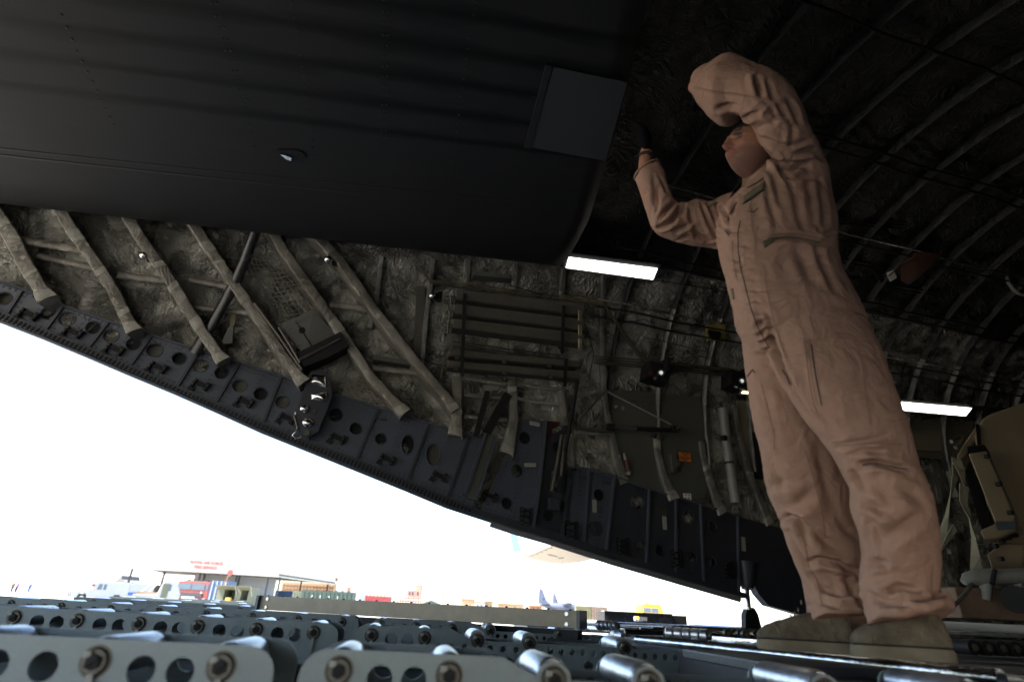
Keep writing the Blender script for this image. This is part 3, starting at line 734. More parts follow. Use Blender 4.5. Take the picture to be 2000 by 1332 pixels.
for i,(x0,y0,x1,y1,hh,lab) in enumerate(((872,690,1123,712,13,'upper thin grey beam stowed under the three thick bars'),(870,711,1126,734,14,'lower thin grey beam stowed under the three thick bars'))):
    e=empty('stowed_beam',WPT(1000,(y0+y1)/2+8,.2),lab,'beam','thin grey beams below the strapped bars')
    mb=MB(); mb.prism([WPT(x0,y0,.14),WPT(x1,y1,.14),WPT(x1,y1+hh,.14),WPT(x0,y0+hh,.14)],NI*.12); o=mb.build('beam_body',M['bar'],e); bv=o.modifiers.new('b','BEVEL'); bv.width=.008
    mb=MB()
    for t in (.08,.45,.8): mb.box(WPT(x0+(x1-x0)*t,y0+(y1-y0)*t+hh/2,.27),(.04,.03,.05),(TU,NI,ZZ))
    mb.build('beam_catch',M['grime'],e)
# ---------------- pipes
def pipe(px,off,r,mname='grime'):
    mb=MB(); mb.tube([WPT(x,y,off) for x,y in px],r,7); mb.build('hydraulic_pipe',M[mname],AC,sm=60)
for d in (0,5,10): pipe([(815+d*.8,520),(836+d*.5,546+d*.6),(905,554+d),(1000,567+d),(1100,578+d),(1177,590+d*.7),(1181+d*.4,597+d*.4),(1247+d*.8,697),(1262,703+d*.4),(1440,722+d*.5)],.19,.0085,'brass' if d<10 else 'grime')
for d in (0,5,10,14): pipe([(1160,695+d),(1240,702+d),(1320,709+d),(1440,723+d)],.17,.009,'grime')
for d in (0,6,11): pipe([(885,668+d),(908,668+d),(990,682+d),(1096,694+d)],.16,.010,'grime')
pipe([(1130,618),(1145,640),(1160,690),(1150,740)],.14,.006,'black'); pipe([(990,556),(1060,575),(1090,560),(1062,600)],.2,.006,'black')
pipe([(1283,548),(1360,560),(1440,573)],.2,.006,'black'); pipe([(1262,660),(1300,668),(1384,688),(1384,700),(1350,692)],.15,.006,'grime')
pipe([(860,740),(868,705),(885,675)],.15,.008,'brass')
pipe([(800,690),(850,712),(880,716)],.14,.006,'black')
for d in (0,4): pipe([(1640,770+d),(1700,776+d),(1800,786+d),(1990,800+d)],.2,.012,'black')
for y0 in (430,436,442): pipe([(1620,y0-8),(1700,y0),(1800,y0+6),(1960,y0+30)],.14,.010,'black')
for y0 in (505,512): pipe([(1640,y0),(1700,y0+10),(1730,y0+50),(1830,y0+66)],.15,.012,'black')
# ---------------- panels
wbox([(1184,760),(1367,776),(1374,857),(1384,984),(1300,972),(1222,947),(1196,850),(1188,800)],.05,.07,'greypanel','side_panel')
wbox([(1290,850),(1370,857),(1378,975),(1316,968),(1296,930)],.075,.095,'greypanel','access_hatch')
wbox([(1437,783),(1520,790),(1560,985),(1500,975),(1466,940),(1448,860)],.04,.06,'beigepanel','side_panel')
wbox([(1461,845),(1560,850),(1560,940),(1474,935)],.07,.12,'black','equipment_rack')
wbox([(1600,795),(1900,822),(1885,900),(1600,880)],.04,.06,'beigepanel','side_panel')
pipe([(1765,878),(1835,883)],.1,.012,'brass')
wbox([(1720,815),(1723,815),(1738,880),(1735,880)],.062,.068,'black','panel_seam'); wbox([(1800,820),(1803,820),(1820,880),(1817,880)],.062,.068,'black','panel_seam')
for s,x,y in (('1370',1198,778),('1360',1235,782),('1350',1273,786),('1340',1309,790),('1330',1345,793)):
    wtext(s,x,y,.075,.072,'ink',AC,-.0)
for x,y in ((1254,785),(1291,788),(1327,791),(1363,794)): wtext('I',x,y,.06,.072,'ink',AC)
wtext('SECONDARY SYSTEM MOUNT\nCOVER PANEL DOOR',1232,807,.03,.072,'ink',AC)
for s,x,y in (('1250',1785,832),('1240',1813,837),('1230',1841,840),('1220',1869,842)): wtext(s,x,y,.065,.064,'ink',AC)
for x,y in ((1771,832),(1799,836),(1827,838),(1855,841)): wtext('I',x,y,.06,.064,'ink',AC)
wbox([(1789,821),(1797,822),(1796,829),(1788,828)],.062,.068,'green','exit_marker')
wtext('20',1447,802,.07,.064,'ink',AC)
# sign
SG=empty('warning_sign',WPT(1338,892,.1)-Vector(AC.location),None,None); SG.parent=AC; SG['label']='small orange sign with black lettering'
wbox([(1323,879),(1350,882),(1352,904),(1325,902)],.096,.10,'ink','sign_border',SG); wbox([(1325,881.5),(1348.5,884),(1350,902),(1327,900)],.101,.104,'orange','sign_plate',SG)
for s,y in (('CUT HERE',885.5),('FOR',890),('EMERGENCY',894.5),('EXIT',898.8)): wtext(s,1338,y,.024,.105,'ink',SG)
for px in ([(1294,851),(1305,852),(1305,854),(1297,853),(1298,861),(1295,861)],[(1353,855),(1364,856),(1366,866),(1363,866),(1362,859),(1353,858)],[(1378,965),(1380,976),(1370,975),(1370,973),(1376,973),(1376,965)]):
    wbox(px,.096,.1,'ink','corner_mark')
wbox([(1334,963),(1349,964),(1350,977),(1335,976)],.10,.106,'white','number_plate'); wtext('40 3A',1342,966.5,.03,.107,'ink',AC); wtext('41 3B',1342,972.5,.03,.107,'ink',AC)
wbox([(1430,988),(1440,989),(1441,1001),(1431,1000)],.14,.146,'greycyl','number_plate'); wtext('3A',1436,993,.03,.147,'ink',AC)
# extinguisher-like small canister
e=empty('signal_flare',WPT(1225,905,.12),'small orange canister with pale cap clipped to the dark side panel','canister')
mb=MB(); mb.tube([WPT(1223,899,.12),WPT(1228,922,.12)],.026,12); mb.build('canister_body',M['orangebag'],e,sm=60); mb=MB(); mb.tube([WPT(1219,885,.12),WPT(1222,898,.12)],[.014,.02],10); mb.tube([WPT(1228,920,.12),WPT(1229,927,.12)],.027,12); mb.build('canister_cap',M['greycyl'],e,sm=60)
mb=MB(); mb.prism([WPT(*p,.1) for p in ((1306,888),(1310,889),(1325,907),(1311,921))],NI*.05); mb.build('wedge_handle',M['greypanel'],AC)
mb=MB(); mb.tube([WPT(*p,.12) for p in ((1327,910),(1325,920),(1318,925),(1310,926))],.005,6); mb.build('hatch_cord',M['black'],AC)
# actuator rod with brace
e=empty('folded_actuator',WPT(1260,837,.2),'horizontal steel actuator rod with diagonal brace in front of the dark panel','actuator')
mb=MB(); mb.tube([WPT(1196,834,.2),WPT(1245,837,.2)],.018,10); mb.build('piston_rod',M['steel'],e,sm=60)
mb=MB(); mb.tube([WPT(1243,837,.2),WPT(1308,840,.2)],.026,10); mb.box(WPT(1318,838,.2),(.08,.05,.07),(TU,NI,ZZ),.01); mb.box(WPT(1192,834,.2),(.09,.05,.07),(TU,NI,ZZ),.01); mb.tube([WPT(1279,845,.2),WPT(1276,855,.18)],.03,8); mb.build('actuator_body',M['black'],e)
mb=MB(); mb.tube([WPT(1187,765,.16),WPT(1310,828,.2)],.011,8); mb.build('diagonal_brace',M['greycyl'],e,sm=60)
mb=MB(); mb.disc(WPT(1324,838,.23),NI,.022,.02,10); mb.build('end_fork',M['steel'],e)
mb=MB(); mb.tube([WPT(1180,765,.2),WPT(1135,815,.2)],.014,8); mb.build('support_rod',M['grime'],AC,sm=60)
mb=MB(); mb.tube([WPT(1120,835,.16),WPT(1196,843,.16)],.016,8); mb.build('support_rod',M['grime'],AC,sm=60)
# grey cylinder
e=empty('stowed_cylinder',WPT(1424,890,.15),'tall pale grey tube with black clamps standing against the cargo wall','cylinder')
mb=MB(); mb.tube([WPT(1411,797,.16),WPT(1421,880,.16),WPT(1437,982,.16)],.052,20); mb.build('tube_body',M['greycyl'],e,sm=40)
for x,y in ((1414,824),(1418,853),(1424,902)):
    mb=MB(); mb.tube([WPT(x,y,.16),WPT(x+.6,y+4,.16)],.055,20); 
    if y==853: mb.box(WPT(x-4,y+2,.23),(.045,.05,.05),(TU,NI,ZZ))
    mb.build('clamp_band',M['black'],e,sm=40)
mb=MB(); mb.tube([WPT(1407,785,.16),WPT(1410,796,.16)],.016,8); mb.build('tube_valve',M['black'],e)
# boxes with lit spotlights
for (x,y,lab) in ((1279,731,'black control box with two lit bulbs hanging on the wall left of the man'),(1437,747,'black control box with two lit bulbs half hidden behind the man')):
    e=empty('reading_light_box',WPT(x,y,.25),lab,'light box','black light boxes on the cargo wall')
    a=.35; t=(TU*math.cos(a)+ZZ*-.10).normalized(); k=.75
    mb=MB(); mb.box(WPT(x,y,.22),(.27,.21,.20),((TU-ZZ*.12).normalized(),(ZZ+TU*.22).normalized(),NI),.015); mb.box(WPT(x+17,y-14,.24),(.05,.17,.22),(TU,(ZZ+TU*.2),NI),.01); mb.build('box_housing',M['black'],e)
    for dx,dy,r in ((12,-3,.030),(0,7,.019)):
        mb=MB(); c=WPT(x+dx,y+dy,.33); mb.tube([c,c+NI*.02],[r*1.5,r*1.35],14,cap=False); mb.build('bulb_rim',M['steel'],e,sm=60)
        mb=MB(); mb.ball(WPT(x+dx,y+dy,.33),r*.8,10,8); mb.build('bulb',M['spot'],e,sm=180)
    mb=MB(); mb.disc(WPT(x-9,y-2,.325),NI,.03,.008,12); mb.build('red_lens',M['red'],e)
# loudspeaker
e=empty('loudspeaker',WPT(1393,652,.12),'square yellow plate with round black loudspeaker on the quilted wall','speaker')
wbox([(1377,637),(1411,638),(1411,667),(1379,667)],.1,.16,'yellow','mounting_plate',e)
mb=MB(); mb.disc(WPT(1393.5,652,.16),NI,.085,.025,24); mb.build('speaker_cone',M['black'],e)
# ---------------- lamps (lit strip fixtures)
def fixture(quad,emat,lab):
    P=[WPT(x,y,.30) for x,y in quad]; c=sum(P,Vector())/4
    e=empty('ceiling_light',c-Vector(AC.location),None,None); e.parent=AC; e['label']=lab
    nrm=(P[1]-P[0]).cross(P[3]-P[0]).normalized()
    if nrm.dot(CAM-c)<0: nrm=-nrm
    s=[c+(p-c)*1.0 for p in P]
    ex=(P[1]-P[0]).normalized(); ey=(P[3]-P[0]).normalized()
    fr=[P[0]-ex*.03-ey*.05,P[1]+ex*.03-ey*.05,P[2]+ex*.03+ey*.02,P[3]-ex*.03+ey*.02]
    mb=MB(); mb.prism([p-nrm*.012 for p in fr],-nrm*.12); mb.build('light_housing',M['silldark'],e)
    mb=MB(); mb.prism([p-nrm*.011 for p in P],nrm*.012); mb.build('light_diffuser',M[emat],e)
fixture([(1112,503),(1284,525),(1275,546),(1106,523)],'lamp','lit white strip light')
fixture([(1762,785),(1898,797),(1886,812),(1752,800)],'lamp','lit white strip light far right')
fixture([(1467,745),(1600,760),(1590,776),(1449,768)],'lampwarm','lit strip light hidden behind the man')
# warm pool light comes from the fixtures themselves
# ---------------- hanging orange bag, tag, ring
e=empty('stowed_orange_bag',WPT(1790,520,.3),'dark orange canvas bag strapped up on the curved wall right of the man','bag')
mb=MB(); P=[(1762,508),(1772,500),(1800,497),(1830,500),(1826,510),(1805,530),(1775,556),(1760,548),(1758,530)]
W_=[WPT(x,y,.22) for x,y in P]; c=sum(W_,Vector())/len(W_); vs=[];fs=[];n=len(P)
for q,of in ((1,0),(.95,.08),(.7,.13),(.3,.15),(.05,.15)):
    for p in W_: v=c+(p-c)*q; vs.append(v+NI*(of+.02*noise.noise(v*9)))
for i in range(4):
    for k in range(n): fs.append((i*n+k,i*n+(k+1)%n,(i+1)*n+(k+1)%n,(i+1)*n+k))
fs.append(tuple(4*n+k for k in range(n))); fs.append(tuple(range(n))); mb.add(vs,fs); mb.build('bag_body',M['orangebag'],e,sm=60)
mb=MB(); mb.tube([WPT(1735,540,.28),WPT(1762,515,.3),WPT(1790,500,.4)],.008,6); mb.build('bag_strap',M['orangebag'],e)
wbox([(1731,533),(1745,528),(1751,543),(1738,551)],.26,.264,'white','paper_tag',e)
pipe([(1700,464),(1740,478),(1785,490)],.2,.006,'red')
e=empty('coiled_hose',WPT(1985,555,.2),'round coiled dark ring hanging on the wall at the far right','coil')
mb=MB(); c=WPT(1987,553,.25); mb.tube([c+(TU*math.cos(a)+ZZ*math.sin(a))*.16 for a in np.linspace(0,2*math.pi,28)],.022,8); mb.build('ring',M['greycyl'],e,sm=60)
# ================================================================== raised cargo door
C1=WPT(1092,541,.52); C0=WPT(0,424,.52)
E1=(C0-C1).normalized(); TVh=Vector((.158,-.987,0)); DN=E1.cross(TVh).normalized()
if DN.z<0: DN=-DN
E2=(TVh-E1*TVh.dot(E1)).normalized()
def DP(x,y,off=0):
    r=ray(x,y); t=((C1-DN*off)-CAM).dot(DN)/r.dot(DN); return CAM+r*t
def dab(x,y):
    p=DP(x,y)-C1; return p.dot(E1),p.dot(E2)
DO=empty('raised_cargo_door',C1-Vector(AC.location),None,None); DO.parent=AC
# right edge in door coordinates from the picture
re=[dab(1092,541),dab(1150,430),dab(1200,270),dab(1238,120),dab(1262,10)]
sl=(re[-1][0]-re[0][0])/(re[-1][1]-re[0][1])
vs=[];fs=[];uv=[]
bs=[0,.05,.12,.22,.35,.5,.7]+list(np.arange(.95,7.5,.25)); A_=list(np.linspace(0,1,60)); Lg=9.5
def dsurf(a,b):
    up=.13*max(0,1-b/.6)**2
    return C1+E1*a+E2*b+DN*up-DN*0.0
for b in bs:
    a0=interp([(q[1],q[0]) for q in re],b) if b<re[-1][1] else re[-1][0]+sl*(b-re[-1][1])
    for t in A_:
        a=a0+(Lg-a0)*t; vs.append(dsurf(a,b)); uv.append((a,b))
n=len(A_)
for i in range(len(bs)-1):
    for j in range(n-1): fs.append((i*n+j,i*n+j+1,(i+1)*n+j+1,(i+1)*n+j))
N0=len(vs); vs2=[v+DN*(.4 if True else 0) for v in vs]; 
# far edge keeps its height; close the slab
allv=vs+vs2; f2=[tuple(reversed([i+N0 for i in f])) for f in fs]
side=[]
for j in range(n-1): side.append((j,j+N0,j+1+N0,j+1)); k=(len(bs)-1)*n+j; side.append((k,k+1,k+1+N0,k+N0))
for i in range(len(bs)-1): side.append((i*n,(i+1)*n,(i+1)*n+N0,i*n+N0)); k=i*n+n-1; side.append((k,k+N0,k+n+N0,k+n))
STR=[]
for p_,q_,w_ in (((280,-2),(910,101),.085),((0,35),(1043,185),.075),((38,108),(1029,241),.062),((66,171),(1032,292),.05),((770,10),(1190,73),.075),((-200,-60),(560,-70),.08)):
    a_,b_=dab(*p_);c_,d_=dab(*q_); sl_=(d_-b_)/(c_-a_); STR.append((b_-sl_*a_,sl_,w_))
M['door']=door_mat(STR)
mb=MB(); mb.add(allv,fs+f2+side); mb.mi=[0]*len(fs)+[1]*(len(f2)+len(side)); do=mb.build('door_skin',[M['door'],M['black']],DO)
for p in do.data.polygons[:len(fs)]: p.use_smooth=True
ul=do.data.uv_layers.new(name='UVMap')
for lp in do.data.loops:
    ul.data[lp.index].uv=uv[lp.vertex_index%N0]
def dpoint(x,y,below):
    a,b=dab(x,y); p=dsurf(a,max(b,0)); return p-DN*below
def streak(px,w,seed):
    rnd=random.Random(seed); mb=MB()
    P=[]
    for a,b in zip(px,px[1:]):
        for i in range(14): P.append((a[0]+(b[0]-a[0])*i/14,a[1]+(b[1]-a[1])*i/14))
    P.append(px[-1])
    L_=[];
    vs=[];fs=[]
    for i,(x,y) in enumerate(P):
        ww=w*(.35+.9*abs(noise.noise(Vector((i*.31,seed*7.7,0)))*1.6)); 
        p=dpoint(x,y,.004); vs+= [p-E2*ww,p-E2*ww*.2-DN*.012,p+E2*ww]
    for i in range(len(P)-1):
        a=i*3; fs+=[(a,a+1,a+4,a+3),(a+1,a+2,a+5,a+4)]
    mb.add(vs,fs); mb.build('skin_lap_seam',M['dooredge'],DO)
def seam(px,w=.008):
    mb=MB(); P=[dpoint(x,y,.003) for x,y in px]
    for a,b in zip(P,P[1:]): d=b-a; mb.box((a+b)/2,(d.length,w,.004),(d,DN.cross(d),DN))
    mb.build('panel_seam',M['dooredge'],DO)
seam([(-60,283),(0,290),(350,327),(700,362),(1000,392)]); seam([(-60,296),(0,303),(350,341),(700,378)],.014)
def rivline(px,r=.0065,sp=.07):
    mb=MB(); P=[dpoint(x,y,.0) for x,y in px]
    for a,b in zip(P,P[1:]):
        n=int((b-a).length/sp)
        for i in range(n): mb.disc(a.lerp(b,i/n)+DN*.001,-DN,r*(.7+.6*random.random()),.006,6)
    mb.build('rivet_row',M['dooredge'],DO)
for px in ([(395,-40),(413,7),(447,120),(483,228),(500,300)],[(405,-40),(423,7),(457,120),(493,228)],[(560,-40),(570,7),(590,130),(609,259),(615,330)],[(749,0),(748,130),(745,300)],[(757,0),(756,130),(753,300)],[(935,-20),(920,52),(900,190),(885,315),(872,390)],[(1075,118),(1052,205),(1028,292)],[(120,30),(150,100),(180,160),(230,260)]): rivline(px)
mb=MB(); mb.prism([dpoint(x,y,.002) for x,y in ((1080,130),(1225,160),(1182,313),(1036,286))],-DN*.008); mb.build('access_panel',mat('panel_grey_light',(.030,.031,.033),.6,0,.1,3),DO)
mb=MB(); mb.prism([dpoint(x,y,.003) for x,y in ((1066,124),(1078,128),(1036,288),(1024,286))],-DN*.012); mb.build('panel_hinge',M['dooredge'],DO)
mb=MB(); mb.prism([dpoint(x,y,.003) for x,y in [(539,294),(545,291),(585,293),(595,299),(597,307),(588,312),(565,311),(549,303)]],-DN*.008); mb.build('latch_recess',M['black'],DO)
mb=MB(); mb.prism([dpoint(x,y,.013) for x,y in [(547,297),(556,299),(570,304),(569,310),(560,307)]],-DN*.01); mb.build('latch_lever',M['chrome'],DO)
# ================================================================== PERSON
PE=empty('person',at(1700,1265,1.78),'man in desert tan flight suit and sage suede boots standing with both arms raised','person')
PE.location=Vector((PE.location.x,PE.location.y,H-.075))
def ringpts(L,R,Y,ratio,axis,n=22,YR=None,pw=2.3):
    a=at(L[0],L[1],Y); b=at(R[0],R[1],YR if YR else Y); c=(a+b)/2; w=(b-a)/2
    dv=axis.cross(w)
    if dv.length<1e-6: dv=Vector((0,1,0))
    dv=dv.normalized()*w.length*ratio
    out=[]
    for k in range(n):
        t=2*math.pi*k/n; cx,sx=math.cos(t),math.sin(t)
        e=2/pw; out.append(c+w*math.copysign(abs(cx)**e,cx)+dv*math.copysign(abs(sx)**e,sx))
    return out,c
def loft(rings,n=22,pw=2.3,sub_=4):
    """rings: (L,R,Y,ratio[,YR]) ; catmull-interpolated"""
    def lerp4(p0,p1,p2,p3,t): return .5*((2*p1)+(-p0+p2)*t+(2*p0-5*p1+4*p2-p3)*t*t+(-p0+3*p1-3*p2+p3)*t**3)
    R=[np.array([r[0][0],r[0][1],r[1][0],r[1][1],r[2],r[3],r[4] if len(r)>4 else r[2]],float) for r in rings]
    out=[]
    for i in range(len(R)-1):
        p0=R[max(i-1,0)];p1=R[i];p2=R[i+1];p3=R[min(i+2,len(R)-1)]
        for k in range(sub_): out.append(lerp4(p0,p1,p2,p3,k/sub_))
    out.append(R[-1])
    cs=[]
    for q in out:
        cs.append((at(q[0],q[1],q[4])+at(q[2],q[3],q[6]))/2)
    mb=MB(); vs=[];fs=[]
    for i,q in enumerate(out):
        ax=(cs[min(i+1,len(cs)-1)]-cs[max(i-1,0)]).normalized()
        pts,_=ringpts((q[0],q[1]),(q[2],q[3]),q[4],q[5],ax,n,q[6],pw); vs+=pts
    for i in range(len(out)-1):
        for k in range(n): k2=(k+1)%n; fs.append((i*n+k,i*n+k2,(i+1)*n+k2,(i+1)*n+k))
    fs.append(tuple(range(n-1,-1,-1))); fs.append(tuple((len(out)-1)*n+k for k in range(n)))
    return vs,fs,cs
# rings: left px, right px, distance Y, depth ratio
TORSO=[((1458,372),(1512,344),1.63,.75),((1442,384),(1535,328),1.63,.72),((1416,398),(1600,330),1.63,.52),((1406,430),(1620,392),1.64,.55),((1406,478),(1628,442),1.65,.58),((1420,535),(1630,500),1.66,.60),((1432,585),(1648,560),1.67,.62),((1444,640),(1682,630),1.67,.64),((1470,690),(1690,690),1.70,.45)]
NEAR=[((1500,640),(1690,640),1.63,.60),((1512,700),(1716,700),1.61,.62),((1535,745),(1738,765),1.60,.66),((1572,800),(1756,815),1.59,.72),((1622,868),(1772,866),1.59,.80),((1648,915),(1783,912),1.60,.82),((1668,950),(1800,945),1.60,.84),((1672,1000),(1813,990),1.61,.84),((1688,1050),(1823,1045),1.63,.82),((1690,1100),(1826,1095),1.65,.82),((1690,1150),(1822,1150),1.67,.85),((1700,1178),(1842,1170),1.67,.98),((1704,1212),(1850,1204),1.66,1.05)]
FAR=[((1450,640),(1620,650),1.72,.6),((1458,720),(1626,720),1.75,.62),((1470,800),(1628,800),1.78,.66),((1487,875),(1640,880),1.82,.72),((1504,960),(1656,960),1.86,.76),((1526,1015),(1668,1020),1.88,.78),((1546,1075),(1684,1075),1.91,.8),((1570,1135),(1694,1130),1.94,.85),((1580,1175),(1702,1172),1.94,.98),((1582,1214),(1706,1216),1.92,1.05)]
NARM=[((1515,345),(1622,362),1.60,.7),((1502,305),(1612,318),1.56,.72),((1490,286),(1596,282),1.52,.75),((1474,247),(1578,248),1.48,.68),((1456,226),(1556,200),1.45,.68),((1442,207),(1520,162),1.44,.70),((1420,202),(1486,148),1.46,.78),((1397,220),(1454,132),1.50,.85),((1376,217),(1412,141),1.55,.85),((1362,203),(1378,146),1.60,.85),((1356,190),(1362,158),1.625,.8)]
FARM=[((1425,470),(1440,385),1.74,.8),((1403,478),(1412,392),1.76,.8),((1385,476),(1382,402),1.77,.85),((1352,471),(1352,396),1.77,.85),((1318,464),(1336,402),1.76,.85),((1290,455),(1322,408),1.755,.85),((1272,436),(1313,397),1.75,.85),((1263,412),(1309,382),1.745,.85),((1254,385),(1302,364),1.74,.85),((1247,362),(1298,343),1.735,.85),((1240,345),(1287,323),1.73,.85)]
SMI=8
def join(parts,voxel):
    mb=MB()
    for vs,fs,_ in parts: mb.add(vs,fs)
    me=bpy.data.meshes.new('t'); me.from_pydata([tuple(v) for v in mb.v],[],mb.f)
    bm=bmesh.new(); bm.from_mesh(me)
    bmesh.ops.recalc_face_normals(bm,faces=bm.faces); bm.to_mesh(me); bm.free()
    o=bpy.data.objects.new('t',me); COL.objects.link(o)
    r=o.modifiers.new('r','REMESH'); r.mode='VOXEL'; r.voxel_size=voxel
    s=o.modifiers.new('s','CORRECTIVE_SMOOTH') if False else o.modifiers.new('s','SMOOTH'); s.factor=.5; s.iterations=SMI
    dg=bpy.context.evaluated_depsgraph_get(); m2=bpy.data.meshes.new_from_object(o.evaluated_get(dg)); bpy.data.objects.remove(o)
    return m2
def shrink(r,f,dy=0):
    out=[]
    for q in r:
        L,Rr=q[0],q[1]; c=((L[0]+Rr[0])/2,(L[1]+Rr[1])/2)
        out.append(((c[0]+(L[0]-c[0])*f,c[1]+(L[1]-c[1])*f),(c[0]+(Rr[0]-c[0])*f,c[1]+(Rr[1]-c[1])*f),q[2],q[3]))
    return out
suit=join([loft(TORSO),loft(NEAR),loft(FAR),loft(NARM),loft(FARM)],.0055)
NV=len(suit.vertices); co=np.empty(NV*3); suit.vertices.foreach_get('co',co); co=co.reshape(-1,3)
no=np.empty(NV*3); suit.vertices.foreach_get('normal',no); no=no.reshape(-1,3)
bvh=BVHTree.FromPolygons([Vector(c) for c in co],[tuple(p.vertices) for p in suit.polygons])
def hit(x,y,tree=bvh,lo=0.5):
    r=ray(x,y).normalized(); h=tree.ray_cast(CAM+r*lo,r)
    return h[0],h[1]
def strokepts(px,step=3.0,tree=bvh):
    P=[]
    for a,b in zip(px,px[1:]):
        L=math.hypot(b[0]-a[0],b[1]-a[1]); n=max(1,int(L/step))
        for i in range(n):
            t=i/n; h,nn=hit(a[0]+(b[0]-a[0])*t,a[1]+(b[1]-a[1])*t,tree)
            if h is not None: P.append((np.array(h),np.array(nn)))
    h,nn=hit(*px[-1],tree)
    if h is not None: P.append((np.array(h),np.array(nn)))
    return P
disp=np.zeros(NV); CD=1.55
def crease(px,depth=.007,w=.010,ridge=.6,off=1):
    """valley along px with a soft ridge beside it"""
    P=strokepts(px)
    if len(P)<2: return
    pts=np.array([p[0] for p in P]); n=len(pts)
    mn=pts.min(0)-.06; mx=pts.max(0)+.06
    idx=np.where(((co>mn)&(co<mx)).all(1))[0]
    if len(idx)==0: return
    d=np.linalg.norm(co[idx][:,None,:]-pts[None,:,:],axis=2); k=d.argmin(1); dm=d[np.arange(len(idx)),k]
    tap=np.sin(np.pi*(k+.7)/(n+.4))**.5
    # signed side (image up/down) for asymmetric ridge
    tg=np.gradient(pts,axis=0); tg/=np.linalg.norm(tg,axis=1)[:,None]+1e-9
    vd=-np.array(FW); side=np.sign(np.einsum('ij,ij->i',np.cross(tg[k],no[idx]),co[idx]-pts[k]))
    disp[idx]+=CD*tap*(-depth*np.exp(-(dm/w)**2)+depth*ridge*np.exp(-((dm-1.9*w)/(w*1.1))**2)*(np.where(side*off>0,1.0,.35)))
D_=crease
# near arm (raised sleeve)
D_([(1478,150),(1480,165),(1486,186)],.016,.010); D_([(1498,160),(1503,175),(1512,195)],.008,.010); D_([(1400,212),(1420,207),(1438,208)],.012,.010)
D_([(1446,241),(1462,228),(1478,222)],.012,.010); D_([(1452,246),(1480,252),(1510,240)],.006,.012)
D_([(1486,272),(1515,286),(1545,288),(1575,275)],.010,.011); D_([(1484,268),(1510,278),(1546,288)],.006,.008); D_([(1512,296),(1548,300),(1590,290)],.008,.010)
D_([(1500,305),(1520,322),(1545,330),(1575,320)],.010,.010); D_([(1548,250),(1546,285)],.006,.010); D_([(1505,215),(1516,228),(1530,230)],.009,.008); D_([(1520,205),(1530,222),(1540,235)],.008,.008); D_([(1496,222),(1512,240)],.006,.008)
D_([(1540,195),(1552,215),(1560,240)],.008,.010,off=-1); D_([(1560,300),(1590,295),(1606,310)],.008,.010)
# armpit / shoulder gathers
D_([(1500,300),(1520,325),(1540,345),(1556,352)],.014,.009); D_([(1508,318),(1528,345),(1545,362)],.010,.008); D_([(1512,338),(1516,365),(1524,400)],.006,.012); D_([(1540,350),(1552,380),(1560,420),(1572,455)],.004,.012)
D_([(1572,340),(1585,380),(1590,430)],.0035,.016); D_([(1600,350),(1608,400),(1612,445)],.004,.016); D_([(1490,345),(1500,370),(1504,410)],.003,.010); D_([(1526,330),(1560,345),(1600,350)],.007,.01)
# waist
D_([(1500,470),(1530,463),(1570,466),(1605,476),(1625,470)],.012,.012); D_([(1600,450),(1612,458),(1628,452)],.010,.009); D_([(1588,480),(1600,495),(1608,520)],.006,.012); D_([(1500,380),(1512,420),(1520,455)],.004,.012)
D_([(1600,500),(1615,530),(1632,570)],.007,.016); D_([(1556,480),(1572,520),(1590,560)],.004,.018); D_([(1420,500),(1440,510),(1456,506)],.004,.008); D_([(1425,520),(1445,528),(1458,525)],.004,.008)
D_([(1410,440),(1428,452),(1445,450)],.006,.008); D_([(1408,400),(1420,420),(1424,440)],.009,.008); D_([(1436,395),(1430,415),(1428,425)],.008,.007)
for i in range(9): D_([(1440+i*4.4,480+i*22),(1452+i*4.4,477+i*22),(1462+i*4.4,481+i*22)],.0035,.006)
# crotch
D_([(1478,640),(1490,628),(1502,628)],.010,.008); D_([(1484,655),(1496,642),(1506,644)],.012,.008); D_([(1490,668),(1502,662),(1512,668)],.012,.008); D_([(1498,684),(1512,680),(1524,696)],.010,.008); D_([(1505,650),(1518,690),(1530,725),(1545,760)],.016,.010)
D_([(1486,600),(1500,615),(1512,640)],.006,.010); D_([(1476,600),(1484,620),(1486,650)],.005,.010)
D_([(1542,735),(1552,765),(1575,800),(1600,830)],.008,.010,off=-1); D_([(1560,700),(1572,740),(1585,780)],.004,.016)
# near thigh, knee, shin
D_([(1628,872),(1665,866),(1700,860),(1735,850)],.008,.009); D_([(1664,884),(1690,878),(1720,882)],.009,.009); D_([(1682,907),(1710,903),(1740,910),(1775,916)],.016,.009); D_([(1668,925),(1676,940),(1684,950)],.012,.010)
D_([(1740,920),(1765,925),(1790,935)],.007,.012); D_([(1692,984),(1705,988),(1722,998)],.016,.011); D_([(1718,1060),(1745,1040),(1775,1020),(1805,1002)],.010,.016); D_([(1700,1005),(1712,1030),(1716,1060)],.008,.012); D_([(1696,1010),(1698,1050),(1704,1090)],.005,.009)
D_([(1698,1102),(1712,1098),(1728,1100)],.012,.010); D_([(1730,1155),(1758,1147),(1790,1152)],.018,.011); D_([(1700,1162),(1725,1172),(1760,1172),(1800,1160)],.012,.010); D_([(1790,1172),(1812,1165),(1836,1158)],.014,.010); D_([(1700,1130),(1740,1122),(1790,1128)],.005,.014)
D_([(1745,950),(1780,960),(1805,985)],.007,.016); D_([(1716,940),(1730,965),(1740,1000)],.005,.018); D_([(1716,1185),(1750,1180),(1790,1186)],.010,.009)
